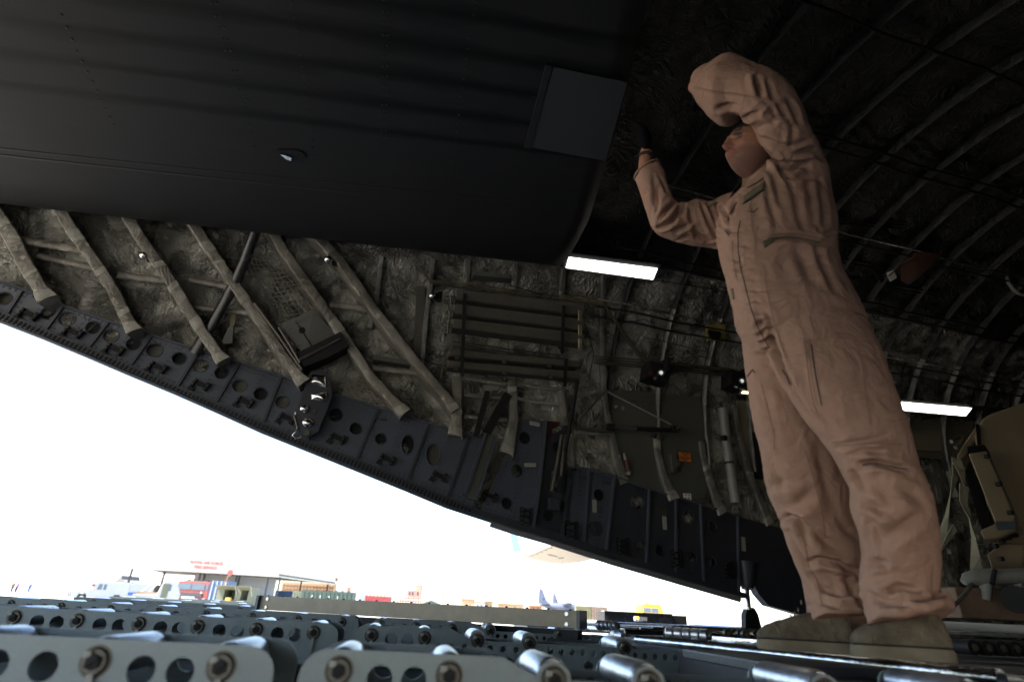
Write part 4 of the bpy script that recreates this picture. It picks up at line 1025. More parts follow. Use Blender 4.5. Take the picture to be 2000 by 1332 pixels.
# far leg
D_([(1500,955),(1520,944),(1548,940)],.006,.014); D_([(1524,1020),(1540,1010),(1556,1014),(1566,1030),(1578,1060)],.012,.010); D_([(1530,1010),(1560,1018),(1600,1045),(1650,1075)],.009,.014); D_([(1528,1000),(1560,985),(1590,960)],.008,.018)
D_([(1575,1100),(1600,1092),(1640,1100),(1680,1122)],.014,.010); D_([(1590,1125),(1610,1150),(1640,1160),(1690,1158)],.010,.010); D_([(1540,1040),(1556,1070),(1574,1100),(1590,1135)],.007,.009); D_([(1600,1050),(1625,1075),(1645,1085)],.007,.016)
D_([(1596,860),(1610,930),(1630,1000)],.005,.018); D_([(1500,880),(1512,920),(1520,960)],.006,.014); D_([(1640,1020),(1660,1040),(1676,1050)],.006,.012); D_([(1605,1175),(1640,1185),(1690,1180)],.008,.010); D_([(1650,1120),(1670,1160),(1690,1180)],.008,.012)
D_([(1524,900),(1524,940),(1532,980)],.004,.014); D_([(1480,760),(1500,790),(1506,840)],.003,.016)
# far arm
D_([(1332,400),(1322,420),(1312,432),(1290,442)],.018,.009); D_([(1318,398),(1300,412),(1288,432)],.012,.009); D_([(1288,446),(1305,438),(1316,428)],.012,.008); D_([(1318,452),(1332,446),(1345,440)],.008,.008); D_([(1338,400),(1334,415),(1328,425)],.010,.007)
D_([(1372,405),(1382,430),(1396,455),(1404,474)],.010,.008); D_([(1384,400),(1396,430),(1404,455)],.010,.008); D_([(1398,396),(1404,425),(1408,450)],.008,.008); D_([(1345,402),(1350,420),(1352,436)],.006,.010); D_([(1356,446),(1362,462),(1385,470)],.012,.009)
D_([(1278,345),(1280,370),(1276,400),(1268,418)],.007,.010); D_([(1290,360),(1284,390),(1284,415)],.007,.009); D_([(1288,345),(1298,360),(1302,375)],.006,.009); D_([(1320,470),(1345,462),(1365,470)],.006,.008)
# broad cloth swell + small wrinkles
for i in range(NV):
    p=Vector(co[i]); disp[i]+=.62*(.005*noise.noise(p*7)-.006*max(0,.22-abs(noise.noise(Vector((p.x*7,p.y*7,p.z*4.5)))))/.22*max(0,noise.noise(p*3+Vector((4,4,4)))+.25)+.003*noise.noise(p*20+Vector((5,2,1)))-.0022*max(0,.2-abs(noise.noise(p*17+Vector((1,8,1)))))/.2)
co+=no*disp[:,None]
suit.vertices.foreach_set('co',co.reshape(-1)); suit.update()
# second light smoothing pass of the cloth is left to shading normals
smooth(suit); suit.materials.clear(); suit.materials.append(M['suit'])
base=np.array(parent_world(PE)); 
bvh2=BVHTree.FromPolygons([Vector(c) for c in co],[tuple(p.vertices) for p in suit.polygons])
suit.transform(Matrix.Translation(-Vector(base))); suit.name='flight_suit'
so_=bpy.data.objects.new('flight_suit',suit); COL.objects.link(so_); so_.parent=PE
so_['label']='desert tan one-piece flight suit'
def hug(px,r,mname,name,lift=.001,parent=None,seg=6,step=2.5):
    P=strokepts(px,step,bvh2)
    if len(P)<2: return None
    mb=MB(); mb.tube([Vector(p)+Vector(n)*lift for p,n in P],r,seg); return mb.build(name,M[mname],parent or so_,sm=180)
def hugpatch(px,mname,name,lift=.003,parent=None,nx=10,ny=6,th=.003):
    q=[Vector((*p,0)) for p in px]; vs=[];ok=True
    for j in range(ny+1):
        for i in range(nx+1):
            v=q[0].lerp(q[1],i/nx).lerp(q[3].lerp(q[2],i/nx),j/ny); h,nn=hit(v.x,v.y,bvh2)
            if h is None: return None
            r=(h-CAM).normalized(); vs.append(h-r*lift)
    fs=[]; m_=nx+1
    for j in range(ny):
        for i in range(nx): fs.append((j*m_+i,j*m_+i+1,(j+1)*m_+i+1,(j+1)*m_+i))
    mb=MB(); mb.add(vs,fs); o=mb.build(name,M[mname],parent or so_,sm=180)
    s=o.modifiers.new('s','SOLIDIFY'); s.thickness=th; s.offset=0
    return o
hug([(1446,432),(1441,455),(1442,490),(1447,525),(1456,560),(1466,600),(1478,635),(1492,662),(1503,680)],.0016,'zip','front_zipper')
hug([(1430,470),(1432,510),(1440,550)],.0012,'seam','front_seam'); hug([(1466,400),(1468,440),(1478,490)],.0012,'seam','front_seam'); hug([(1492,520),(1498,570),(1512,630),(1535,700)],.0012,'seam','front_seam')
# thigh pocket
hug([(1570,668),(1610,661),(1650,661),(1670,664)],.0013,'seam','pocket_seam'); hug([(1571,668),(1575,700),(1580,740),(1590,790),(1600,815)],.0013,'seam','pocket_seam'); hug([(1577,668),(1581,700),(1586,740),(1596,790)],.001,'seam','pocket_seam')
hug([(1584,672),(1590,715),(1597,755),(1605,792)],.0020,'zip','pocket_zipper'); hug([(1672,664),(1680,700),(1690,760),(1700,830)],.0012,'seam','leg_seam'); hug([(1628,871),(1670,868),(1720,866),(1760,868)],.0013,'seam','leg_seam')
hug([(1684,908),(1700,906),(1720,906),(1745,912),(1773,917)],.0024,'zip','shin_zipper')
hug([(1487,750),(1500,800),(1513,850),(1512,880)],.0012,'seam','leg_seam'); hug([(1572,880),(1590,940),(1605,1000),(1612,1050)],.0014,'seam','leg_seam'); hug([(1460,735),(1470,722),(1474,728)],.002,'zip','side_pocket_slit')
hug([(1555,1025),(1572,1060),(1578,1100),(1596,1135),(1605,1180)],.0016,'seam','cuff_zip_seam')
hug([(1357,170),(1380,176),(1410,181),(1440,183),(1470,190),(1498,204)],.0016,'seam','sleeve_seam'); hug([(1357,173),(1380,179),(1410,184),(1440,186),(1470,193),(1496,207)],.001,'seam','sleeve_seam')
hug([(1555,360),(1558,400),(1566,450)],.0012,'seam','back_seam'); hug([(1518,290),(1545,330),(1560,345)],.0012,'seam','back_seam')
# waist tab (olive) , belt
hugpatch([(1489,472),(1508,464),(1510,472),(1492,484)],'green','waist_tab',.004,nx=8,ny=4); hug([(1508,466),(1535,463),(1560,465),(1600,474)],.0038,'green','waist_strap')
hug([(1510,458),(1540,456),(1575,460),(1608,468)],.0014,'seam','belt_seam')
# name tag and collar edges
hugpatch([(1451,384),(1494,354),(1494,366),(1452,397)],'green','name_tag',.004,nx=10,ny=4)
hug([(1449,400),(1470,388),(1492,371)],.0022,'black','tag_edge'); hug([(1459,368),(1478,358),(1491,348)],.002,'black','collar_edge')
hug([(1460,413),(1472,415),(1480,407)],.0016,'zip','chest_pocket_zip'); hug([(1417,452),(1421,457),(1424,461)],.0018,'zip','chest_pocket_zip')
hugpatch([(1378,403),(1400,394),(1402,397),(1382,406)],'green','shoulder_tab',.003,nx=6,ny=3)
hugpatch([(1427,565),(1431,563),(1434,583),(1431,585)],'green','side_tab',.003,nx=3,ny=4)
hug([(1440,395),(1432,402),(1424,418),(1420,432)],.004,'seam','zip_pull_tab'); 
hug([(1527,722),(1536,735),(1543,752)],.002,'zip','pocket_clip')
mb=MB(); h1,_=hit(1548,752,bvh2); 
if h1: mb.tube([h1-FW*.004,h1-FW*.006+ZZ*-.012],.003,6); mb.build('zip_slider',M['steel'],so_)
# collar: folded ring round the neck
cvs,cfs,_=loft([((1452,378),(1518,344),1.625,.85),((1450,368),(1515,332),1.625,.9),((1456,363),(1511,328),1.625,.9)],n=24,sub_=3)
mb=MB(); mb.add(cvs,cfs[:-2]); o=mb.build('collar',M['suit'],so_,sm=180); s=o.modifiers.new('s','SOLIDIFY'); s.thickness=.006
# -------- body (head, neck, torso, limbs, hands): one continuous mesh
HC_=at(1468,297,1.60)      # head centre
hf=Vector((-.90,-.30,.10)).normalized(); hu=(ZZ-hf*ZZ.dot(hf)).normalized(); hl=hu.cross(hf).normalized()   # face forward, up, left ear side
hu=(hu+hl*.06).normalized(); hl=hu.cross(hf).normalized()
def gauss(x,s): return math.exp(-(x/s)**2)
bm=bmesh.new(); bmesh.ops.create_icosphere(bm,subdivisions=6,radius=1.0)
hv=[];hfc=[]
for v in bm.verts:
    f,l,u=v.co.x,v.co.y,v.co.z      # unit direction in head frame (forward,left,up)
    # ellipsoid skull
    ff=.100*f; ll=.079*l; uu=.122*u
    # jaw taper below the eyes
    if u<0: 
        tp=1-.36*(-u)**1.3; ll*=tp; 
        if f<0: ff*=1-.35*(-u)          # neck side tucks in
        else: ff*=1-.02*(-u)
    # flatter face front
    if f>0: ff-= .012*f*max(0,1-abs(u)*1.0)*.4
    # coordinates for features (metres)
    y=ll; z=uu; fr=f>0
    if fr:
        # brow ridge
        ff+=.011*gauss(z-.026,.009)*gauss(abs(y)-.026,.026)
        # eye sockets
        ff-=.019*gauss(z-.009,.012)*gauss(abs(y)-.032,.014)
        # eyeball / lids
        ff+=.009*gauss(z-.009,.0065)*gauss(abs(y)-.032,.011)
        ff-=.0035*gauss(z-.0085,.0016)*gauss(abs(y)-.032,.010)
        ff+=.0025*gauss(z-.016,.0025)*gauss(abs(y)-.032,.013)
        # nose
        zz=max(0,min(1,(.018-z)/.050)) if z>-.034 else 0
        w_=.0065+.0055*zz
        if -.040<z<.026:
            t=(.022-z)/.056; t=max(0,min(1,t)); prof=.009+.028*t**1.15
            if z<-.030: prof*=max(0,(z+.040)/.010)
            ff+=prof*gauss(y,w_)
        ff+=.007*gauss(z+.027,.006)*gauss(abs(y)-.0115,.0055)       # alae
        ff-=.006*gauss(z+.0345,.0028)*gauss(abs(y)-.0075,.0038)      # nostril
        # cheekbones
        ff+=.005*gauss(z+.012,.016)*gauss(abs(y)-.048,.014)
        # mouth
        ff+=.009*gauss(z+.052,.018)*gauss(y,.026)
        ff+=.006*gauss(z+.0490,.0042)*gauss(y,.019)
        ff+=.007*gauss(z+.0610,.0048)*gauss(y,.017)
        ff-=.0060*gauss(z+.0550,.0017)*gauss(y,.022)
        ff-=.003*gauss(z+.070,.005)*gauss(y,.016)
        ff-=.002*gauss(z+.042,.006)*gauss(y,.004)
        # chin
        ff+=.015*gauss(z+.090,.016)*gauss(y,.024)
        # nasolabial fold
        dl=abs(y)-(.016+.32*max(0,-(z+.03)));  ff-=.0022*gauss(dl,.003)*gauss(z+.045,.016)
    if u<-.2 and f>-.3: ll+=math.copysign(.004,ll)*gauss(f-.2,.4)   # jaw corner
    P=HC_+hf*ff+hl*ll+hu*uu; hv.append(P)
bm.verts.index_update()
for f in bm.faces: hfc.append(tuple(v.index for v in f.verts))
bm.free()
def hvpos(f,l,u): return HC_+hf*f+hl*l+hu*u
# ears
def ear(side):
    c=hvpos(-.008,.076*side,-.005); pts=[]
    vs=[];fs=[]
    n=16
    for j,(q,o) in enumerate(((1,.0),(1.05,.010),(.92,.016),(.7,.010),(.3,.006))):
        for k in range(n):
            a=2*math.pi*k/n; vs.append(c+hf*(math.cos(a)*.017*q-.006*o*50*.3)+hu*(math.sin(a)*.031*q)+hl*side*o)
    for j in range(4):
        for k in range(n): fs.append((j*n+k,j*n+(k+1)%n,(j+1)*n+(k+1)%n,(j+1)*n+k))
    fs.append(tuple(range(n))); fs.append(tuple(4*n+k for k in range(n)))
    return vs,fs,None
# neck
nk=MB(); n0=hvpos(-.030,0,-.055); n1=at(1482,372,1.64)
nk.tube([n0+hu*.02,n0.lerp(n1,.35),n0.lerp(n1,.7),n1,n1+(n1-n0)*.5],[.056,.057,.058,.064,.09],20)
# glove-covered hand geometry (right hand, raised in the dark)
WR=at(1260,322,1.73); WR2=at(1262,296,1.725)
arm=MB(); E0=at(1290,430,1.75)
arm.tube([at(1410,435,1.76),E0,at(1272,380,1.74),at(1262,345,1.732),WR,WR2,WR2+(WR2-WR)*.2],[.05,.045,.040,.032,.027,.026,.02],16)
skinparts=[(hv,hfc,None),ear(1),ear(-1),(nk.v,nk.f,None),(arm.v,arm.f,None)]
NA=MB(); w2=at(1358,173,1.64); NA.tube([at(1555,310,1.58),at(1508,190,1.49),at(1430,178,1.56),at(1372,172,1.62),at(1354,170,1.655),at(1358,172,1.70)],[.05,.045,.035,.026,.024,.026],16)
skinparts.append((NA.v,NA.f,None))
skinparts+= [loft(shrink(TORSO[1:],.80)),loft(shrink(NEAR,.66)),loft(shrink(FAR,.66))]
body=join(skinparts[1:],.0075)
# keep the sculpted head at full detail: join the head shell into the same mesh
bmx=bmesh.new(); bmx.from_mesh(body)
base_n=len(bmx.verts); vv=[bmx.verts.new(p) for p in hv]
for f in hfc: bmx.faces.new([vv[i] for i in f])
bmx.to_mesh(body); bmx.free(); smooth(body); body.materials.clear(); 
# skin with stubble and lips by region of the head itself
def skin_mat():
    m=M['skin'].copy(); m.name='face_skin'; nt=m.node_tree; N=nt.nodes; L=nt.links; b=N['Principled BSDF']
    b.inputs['Subsurface Weight'].default_value=.08; b.inputs['Subsurface Radius'].default_value=(.02,.008,.004)
    at_=N.new('ShaderNodeAttribute'); at_.attribute_name='skin_tone'
    src=b.inputs['Base Color'].links[0].from_socket
    mx=N.new('ShaderNodeMixRGB'); mx.blend_type='MULTIPLY'; mx.inputs[0].default_value=1; L.new(src,mx.inputs[1]); L.new(at_.outputs['Color'],mx.inputs[2]); L.new(mx.outputs[0],b.inputs['Base Color'])
    return m
M['face']=skin_mat(); body.materials.append(M['face'])
ca=body.color_attributes.new('skin_tone','FLOAT_COLOR','POINT')
nb=len(body.vertices); arr=np.ones((nb,4)); bc=np.empty(nb*3); body.vertices.foreach_get('co',bc); bc=bc.reshape(-1,3)
rel=bc-np.array(HC_); F_=rel@np.array(hf); L_=rel@np.array(hl); U_=rel@np.array(hu); near=np.linalg.norm(rel,axis=1)<.17
g=lambda x,s:np.exp(-(x/s)**2)
stub=near*np.clip((-.020-U_)/.03,0,1)*(F_>-.03)*(1-.75*g(U_+.055,.009)*g(L_,.020))*(1-.8*(U_>-.034))
lips=near*(F_>.05)*g(U_+.055,.010)*g(L_,.021)
brow=near*(F_>.03)*g(U_-(.022+0*L_)-.004*np.cos(np.abs(L_)*60),.0055)*g(np.abs(L_)-.032,.019)
eye=near*(F_>.03)*np.clip(1.3*g(U_-.0085,.0042)*g(np.abs(L_)-.032,.011),0,1)
nost=near*(F_>.06)*g(U_+.0355,.003)*g(np.abs(L_)-.0075,.0042)
red=near*(F_>.02)*(g(U_+.02,.02)*g(L_,.05))
col=np.ones((nb,3)); col*= (1-.5*stub[:,None]*np.array([.8,.75,.65])); col*=(1-lips[:,None]*np.array([.05,.42,.30])); col*=(1-.93*np.clip(1.4*brow,0,1)[:,None]); col*=(1-.88*np.clip(eye,0,1)[:,None]); col*=(1-.9*np.clip(nost,0,1)[:,None]); col*=(1-red[:,None]*np.array([0,.12,.10]))
arr[:,:3]=col; ca.data.foreach_set('color',arr.reshape(-1))
body.transform(Matrix.Translation(-Vector(base))); bo_=bpy.data.objects.new('body',body); COL.objects.link(bo_); bo_.parent=PE
# hair cap (short dark hair)
vs=[];fs=[]; bm=bmesh.new(); bmesh.ops.create_icosphere(bm,subdivisions=5,radius=1.0)
keep={}
for f in bm.faces:
    c=f.calc_center_median()
    line=.42 if c.x>.35 else (.42-(.35-c.x)*1.25)
    if c.z>line+.04*noise.noise(c*9) and not(abs(c.y)>.9 and c.x>-.1 and c.z<.35):
        fs.append(tuple(v.index for v in f.verts))
bm.verts.index_update()
for v in bm.verts:
    c=v.co; k=1.035+.012*noise.noise(c*30); vs.append(hvpos(.098*c.x*k,.077*c.y*k,.118*c.z*k))
used=sorted({i for f in fs for i in f}); mp={i:j for j,i in enumerate(used)}
mb=MB(); mb.add([vs[i] for i in used],[tuple(mp[i] for i in f) for f in fs]); bm.free(); mb.build('hair',M['hair'],PE,sm=180)
# eyebrows raised hair strip
for sd_ in (1,-1):
    mb=MB(); P=[hvpos(.0965-.55*max(0,(t-.02))**1.5*2-.004,sd_*t,.0265+.004*math.sin((t-.012)/.035*2.2)) for t in np.linspace(.012,.050,9)]
    mb.tube(P,[.003,.0045,.005,.005,.0048,.0044,.004,.003,.002],6); mb.build('eyebrow',M['hair'],PE,sm=180)
# ---- gloved hands : palm + four fingers + thumb
def hand(W,dirv,palmn,side,scale,name,curl=.35,label=None):
    d=dirv.normalized(); pn=(palmn-d*palmn.dot(d)).normalized(); lat=d.cross(pn)*side
    parts=[]
    s=scale
    def tub(P,r,n=12,flat=None):
        m_=MB(); m_.tube(P,r,n,True,flat); return (m_.v,m_.f,None)
    parts.append(tub([W-d*.03*s,W+d*.005*s,W+d*.035*s,W+d*.07*s,W+d*.092*s],[.032*s,.034*s,.043*s,.044*s,.038*s],18,(pn,.62)))
    for i,(off,L) in enumerate(((-.030,.075),(-.010,.084),(.010,.078),(.029,.062))):
        b=W+d*.086*s+lat*off*s; P=[b-d*.02*s]; cur=b; ang=.10+.05*i
        P.append(b)
        for k,fr in enumerate((.45,.32,.23)):
            ang+=curl; v=(d*math.cos(ang)+pn*math.sin(ang)+lat*off*1.5).normalized(); cur=cur+v*L*fr*s; P.append(cur)
        parts.append(tub(P,[.010*s,.0105*s,.0098*s,.009*s,.0072*s],10))
    b=W+d*.025*s-lat*.030*s; t1=b+(d*.6-lat*.75+pn*.25).normalized()*.038*s; t2=t1+(d*.85-lat*.35+pn*.4).normalized()*.030*s; t3=t2+(d*.9+pn*.5).normalized()*.020*s
    parts.append(tub([b+lat*.012*s,b,t1,t2,t3],[.014*s,.0145*s,.012*s,.011*s,.008*s],10))
    me=join(parts,.0032); smooth(me); me.materials.clear(); me.materials.append(M['glove']); me.transform(Matrix.Translation(-Vector(base))); me.name=name
    o=bpy.data.objects.new(name,me); COL.objects.link(o); o.parent=PE
    if label: o['label']=label
    return o
hand(WR2+(WR2-WR)*.3,(ZZ*1.0+Vector((-.12,.10,0))),Vector((-1,.3,0)),1,1.0,'glove',.22,'black glove on the raised far hand')
hand(at(1372,182,1.68),ray(1425,186),Vector((.2,-.3,-1)),-1,1.0,'glove',.3,'black glove hidden behind the raised sleeve')
# chain bracelet
BR=bpy.data.objects.new('bracelet',None); COL.objects.link(BR); BR.parent=PE; c=WR.lerp(WR2,.5); BR.location=c-Vector(base)
axd=(WR2-WR).normalized(); e1=axd.orthogonal().normalized(); e2_=axd.cross(e1)
for k in range(11):
    a=2*math.pi*k/11; p=c+(e1*math.cos(a)+e2_*math.sin(a))*.033; tg=(-e1*math.sin(a)+e2_*math.cos(a)); rd=(e1*math.cos(a)+e2_*math.sin(a))
    u_=axd if k%2 else rd
    mb=MB(); mb.tube([p+tg*(math.cos(t)*.010)+u_*(math.sin(t)*.0055) for t in np.linspace(0,2*math.pi,13)],.0022,6); mb.build('chain_link',M['black'],BR,sm=180)
# cuffs : open sleeve ends
def cuff(L,Rr,Y,th=.004,ln=-.012,name='cuff'):
    a=at(*L,Y);b=at(*Rr,Y); c=(a+b)/2; w=(b-a)/2; d=FW.cross(w).normalized()*w.length*.85
    mb=MB(); mb.tube([c+w*math.cos(t)+d.cross(w).normalized()*0+ (w.cross(UP).normalized() if False else Vector((0,1,0)))*math.sin(t)*w.length*.85 for t in np.linspace(0,2*math.pi,25)],th,8); mb.build(name,M['suit'],so_,sm=180)
cuff((1240,344),(1287,322),1.73)
# -------- boots
def boot(px_toe,px_heel,Yt,Yh,zs,topc,topY,label,seed):
    t=CAM+ray(*px_toe)*(Yt/ray(*px_toe).y); h=CAM+ray(*px_heel)*(Yh/ray(*px_heel).y); t.z=h.z=H+zs
    d=(t-h); L=d.length; dn=d.normalized(); n=ZZ.cross(dn)
    # stations along the foot: pos(0 heel..1 toe), half width, bottom z, top z
    st=[(-.02,.024,.03,.08),(.0,.032,.012,.095),(.06,.036,.006,.105),(.18,.038,.004,.115),(.30,.038,.004,.115),(.42,.040,.004,.106),(.55,.046,.004,.098),(.68,.052,.004,.086),(.80,.052,.004,.076),(.90,.045,.006,.066),(.97,.032,.010,.052),(1.0,.016,.016,.040)]
    vs=[];fs=[];k=20
    for s,w,z0,z1 in st:
        c=h+dn*L*s+ZZ*((z0+z1)/2)
        for i in range(k):
            a=2*math.pi*i/k; ca_,sa=math.cos(a),math.sin(a); p=.72
            vs.append(c+n*w*math.copysign(abs(ca_)**p,ca_)+ZZ*(z1-z0)/2*math.copysign(abs(sa)**.85,sa))
    for j in range(len(st)-1):
        for i in range(k): i2=(i+1)%k; fs.append((j*k+i,j*k+i2,(j+1)*k+i2,(j+1)*k+i))
    fs.append(tuple(range(k-1,-1,-1))); fs.append(tuple((len(st)-1)*k+i for i in range(k)))
    ank=MB(); q=h+dn*L*.20; tc=at(*topc,topY); ank.tube([q+ZZ*.05,q+ZZ*.09,q+ZZ*.125],[.038,.038,.036],18)
    me=join([(vs,fs,None),(ank.v,ank.f,None)],.0045)
    c2=np.empty(len(me.vertices)*3); me.vertices.foreach_get('co',c2); c2=c2.reshape(-1,3); nn=np.empty(len(c2)*3); me.vertices.foreach_get('normal',nn); nn=nn.reshape(-1,3)
    for i in range(len(c2)): 
        p=Vector(c2[i]); c2[i]+=nn[i]*(.003*noise.noise(p*26+Vector((seed,0,0)))+.0015*noise.noise(p*60))
    me.vertices.foreach_set('co',c2.reshape(-1)); smooth(me); me.materials.clear(); me.materials.append(M['boot']); me.transform(Matrix.Translation(-Vector(base))); me.name='boot'
    o=bpy.data.objects.new('boot',me); COL.objects.link(o); o.parent=PE; o['label']=label
    # sole
    mb=MB(); out=[]
    prof=[(-.03,.026),(0,.036),(.08,.043),(.2,.043),(.32,.038),(.45,.040),(.6,.050),(.75,.056),(.88,.050),(.96,.036),(1.015,.014)]
    up=[h+dn*L*s+n*w for s,w in prof]; dn_=[h+dn*L*s-n*w for s,w in reversed(prof)]
    poly=up+dn_; m_=len(poly); V_=[];F2=[]
    for z,k_ in ((-.002,.985),(.004,1.0),(.020,1.0),(.028,.97)):
        cc=sum(poly,Vector())/m_
        for p in poly: V_.append(cc+(p-cc)*k_+ZZ*z)
    for j in range(3):
        for i in range(m_): F2.append((j*m_+i,j*m_+(i+1)%m_,(j+1)*m_+(i+1)%m_,(j+1)*m_+i))
    F2.append(tuple(range(m_-1,-1,-1))); F2.append(tuple(3*m_+i for i in range(m_)))
    mb.add(V_,F2); mb.build('sole',M['sole'],o,sm=50)
    # welt line, toe cap and heel counter seams
    mb=MB(); mb.tube([h+dn*L*s+n*(w+.0005)+ZZ*.029 for s,w in prof],.0022,5); mb.build('welt_seam',M['black'],o,sm=180)
    def sf(s,a):
        for q_ in range(len(st)-1):
            if st[q_][0]<=s<=st[q_+1][0]: f_=(s-st[q_][0])/(st[q_+1][0]-st[q_][0]); w_=st[q_][1]+(st[q_+1][1]-st[q_][1])*f_; z0=st[q_][2]+(st[q_+1][2]-st[q_][2])*f_; z1=st[q_][3]+(st[q_+1][3]-st[q_][3])*f_; break
        ca_,sa=math.cos(a),math.sin(a)
        return h+dn*L*s+ZZ*((z0+z1)/2)+n*(w_-.001)*math.copysign(abs(ca_)**.72,ca_)+ZZ*((z1-z0)/2-.001)*math.copysign(abs(sa)**.85,sa)
    mb=MB(); mb.tube([sf(.74+.06*math.sin(a),a) for a in np.linspace(-.1,math.pi+.1,22)],.0016,5); mb.build('toe_seam',M['sole'],o,sm=180)
    mb=MB(); mb.tube([sf(.30-.12*abs(math.cos(a)),a) for a in np.linspace(-.3,math.pi+.3,22)],.0016,5); mb.build('quarter_seam',M['sole'],o,sm=180)
    # laces
    mb=MB()
    for i in range(4):
        s=.60-.045*i; z=.094+.010*i if i<3 else .118+.018*(i-2); c=h+dn*L*s+ZZ*z
        mb.tube([c+n*.022-ZZ*.006,c+n*.010+ZZ*.003,c-n*.010+ZZ*.003,c-n*.022-ZZ*.006],.0026,6)
    mb.build('laces',M['sole'],o,sm=180)
boot((1662,1262),(1858,1277),1.74,1.64,-.074,(1766,1185),1.69,'near boot, sage suede',3)
boot((1480,1248),(1668,1264),2.02,1.90,-.078,(1642,1190),1.95,'far boot, sage suede',9)
EXPO=2.25
# ================================================================== LOADER DECK
TRr=R_(8); DA=Vector((math.cos(TRr),math.sin(TRr),-.009)).normalized(); DB=Vector((-math.sin(TRr),math.cos(TRr),0))
DZ=DA.cross(DB).normalized()
def DK(a,b,h): return CAM+DA*a+DB*b+DZ*h
def axa(x,y,b):
    r=ray(x,y); t=b/r.dot(DB); return (r*t).dot(DA)
TOPH=-.088
def tray(name_label,b,a0,a1,axles,low_from=None,small=None,w=.25,pw=.145,group='roller trays on the loader deck',seedv=1,ends=(1,1),lab=None):
    """one roller tray: two perforated side plates, rollers with end caps, locking levers, floor web"""
    rnd=random.Random(seedv)
    e=empty('roller_tray',DK((a0+a1)/2,b+w/2,TOPH-pw),lab,'roller tray',group)
    drop=.036; er=.033; axh=TOPH-.036
    low_from = 1e9 if low_from is None else low_from
    for q,bb in enumerate((b,b+w)):
        # outline in (a,h)
        o=[]; rc=.05
        if ends[0]:
            for k in range(6): an=math.pi-math.pi/2*k/5; o.append((a0+rc+rc*math.cos(an),TOPH-rc+rc*math.sin(an)))
        else: o.append((a0,TOPH))
        lowmode=False
        if low_from<1e8:
            o+= [(max(a0+rc,low_from-.10),TOPH),(low_from-.02,TOPH-drop)] if low_from>a0 else []
            if low_from<=a0: o=[(a0,TOPH-drop)]
            for ax in axles:
                if ax>low_from-.005:
                    for k in range(9): an=math.pi-math.pi*k/8; o.append((ax+er*1.1*math.cos(an),TOPH-drop+er*math.sin(an)))
            o.append((a1,TOPH-drop)); 
        else:
            if ends[1]:
                for k in range(6): an=math.pi/2-math.pi/2*k/5; o.append((a1-rc+rc*math.cos(an),TOPH-rc+rc*math.sin(an)))
            else: o.append((a1,TOPH))
        o+=[(a1,TOPH-pw),(a0,TOPH-pw)]
        # clean monotone duplicates
        oo=[o[0]]
        for p in o[1:]:
            if math.hypot(p[0]-oo[-1][0],p[1]-oo[-1][1])>1e-4: oo.append(p)
        hs=[]
        if q==0 or True:
            xs=sorted(axles)
            for i in range(len(xs)+1):
                L=xs[i-1] if i>0 else a0+.02; Rr=xs[i] if i<len(xs) else a1-.02
                gap=Rr-L
                if gap<.12: continue
                if L<low_from-.05 and not (small and L>=small):
                    for t in (.37,.68): hs.append(circ(L+gap*t,TOPH-.047,.0245,18))
                else:
                    n=max(2,int(gap/.045)-1)
                    for k in range(n): hs.append(circ(L+gap*(k+1)/(n+1),TOPH-.062,.0125,12))
                    for t in (.3,.62): hs.append(circ(L+gap*t,TOPH-.112,.021,14))
        vs,fs=fill2d(oo,hs,.006); mb=MB(); mb.add([CAM+DA*v[0]+DZ*v[1]+DB*(bb+v[2]) for v in vs],fs)
        mb.build('side_plate',M['plate'],e)
    mb=MB(); mb.box(DK((a0+a1)/2,b+w/2,TOPH-pw+.012),(a1-a0-.02,w-.008,.006),(DA,DB,DZ)); mb.box(DK((a0+a1)/2,b+w/2,TOPH-pw-.06),(a1-a0,.06,.11),(DA,DB,DZ)); mb.build('tray_floor',M['platedark'],e)
    for ax in axles:
        rr=.034
        ro=MB()
        # barrel with rounded shoulders
        bs_=[.012,.016,.024,w-.024,w-.016,w-.012]; rs=[rr*.86,rr*.96,rr,rr,rr*.96,rr*.86]
        ro.tube([DK(ax,b+q,axh+.006) for q in bs_],rs,28)
        r=ro.build('roller',M['roller'],e,sm=40)
        cp=MB(); cp.tube([DK(ax,b-.011,axh),DK(ax,b-.004,axh)],[.020,.024],20); cp.tube([DK(ax,b-.004,axh),DK(ax,b+.014,axh)],.0275,20)
        cp.build('end_cap',M['grime'],r,sm=40)
        bo=MB(); bo.tube([DK(ax,b-.018,axh),DK(ax,b-.010,axh)],.013,6); bo.box(DK(ax,b-.019,axh),(.024,.004,.004),((DA*.7+DZ*.7),DB,(DZ*.7-DA*.7))); bo.build('axle_bolt',M['black'],r)
        hk=MB(); an=rnd.uniform(-.25,.1); d1=(DZ*-1+DA*-an).normalized()
        c=DK(ax-.012,b-.014,axh+.012); hk.box(c,(.014,.008,.012),(DA,DB,DZ),.002); 
        k0=DK(ax+.002,b-.013,axh-.022); hk.box(k0+d1*.022,(.011,.004,.05),(DB.cross(d1),DB,d1)); hk.build('locking_tab',M['tab'],r)
    return e
B0,B1,B2=1.28,2.62,3.95
ax0L=[axa(192,1280,B0),axa(435,1293,B0)]; ax0L=[ax0L[0]-.26*3,ax0L[0]-.26*2,ax0L[0]-.26]+ax0L
e0L=axa(540,1290,B0)
tray('',B0,ax0L[0]-.15,e0L,ax0L,lab='nearest blurred roller tray at the lower left edge',seedv=1)
ax0R=[axa(x,1300,B0) for x in (662,880,1086,1272,1616,1905)]; ax0R+=[ax0R[-1]+.3]
tray('',B0+.02,axa(585,1290,B0),ax0R[-1]+.2,ax0R,low_from=ax0R[2]-.005,small=ax0R[1],lab='nearest roller tray across the bottom, with the largest rollers in front of the boots',seedv=2)
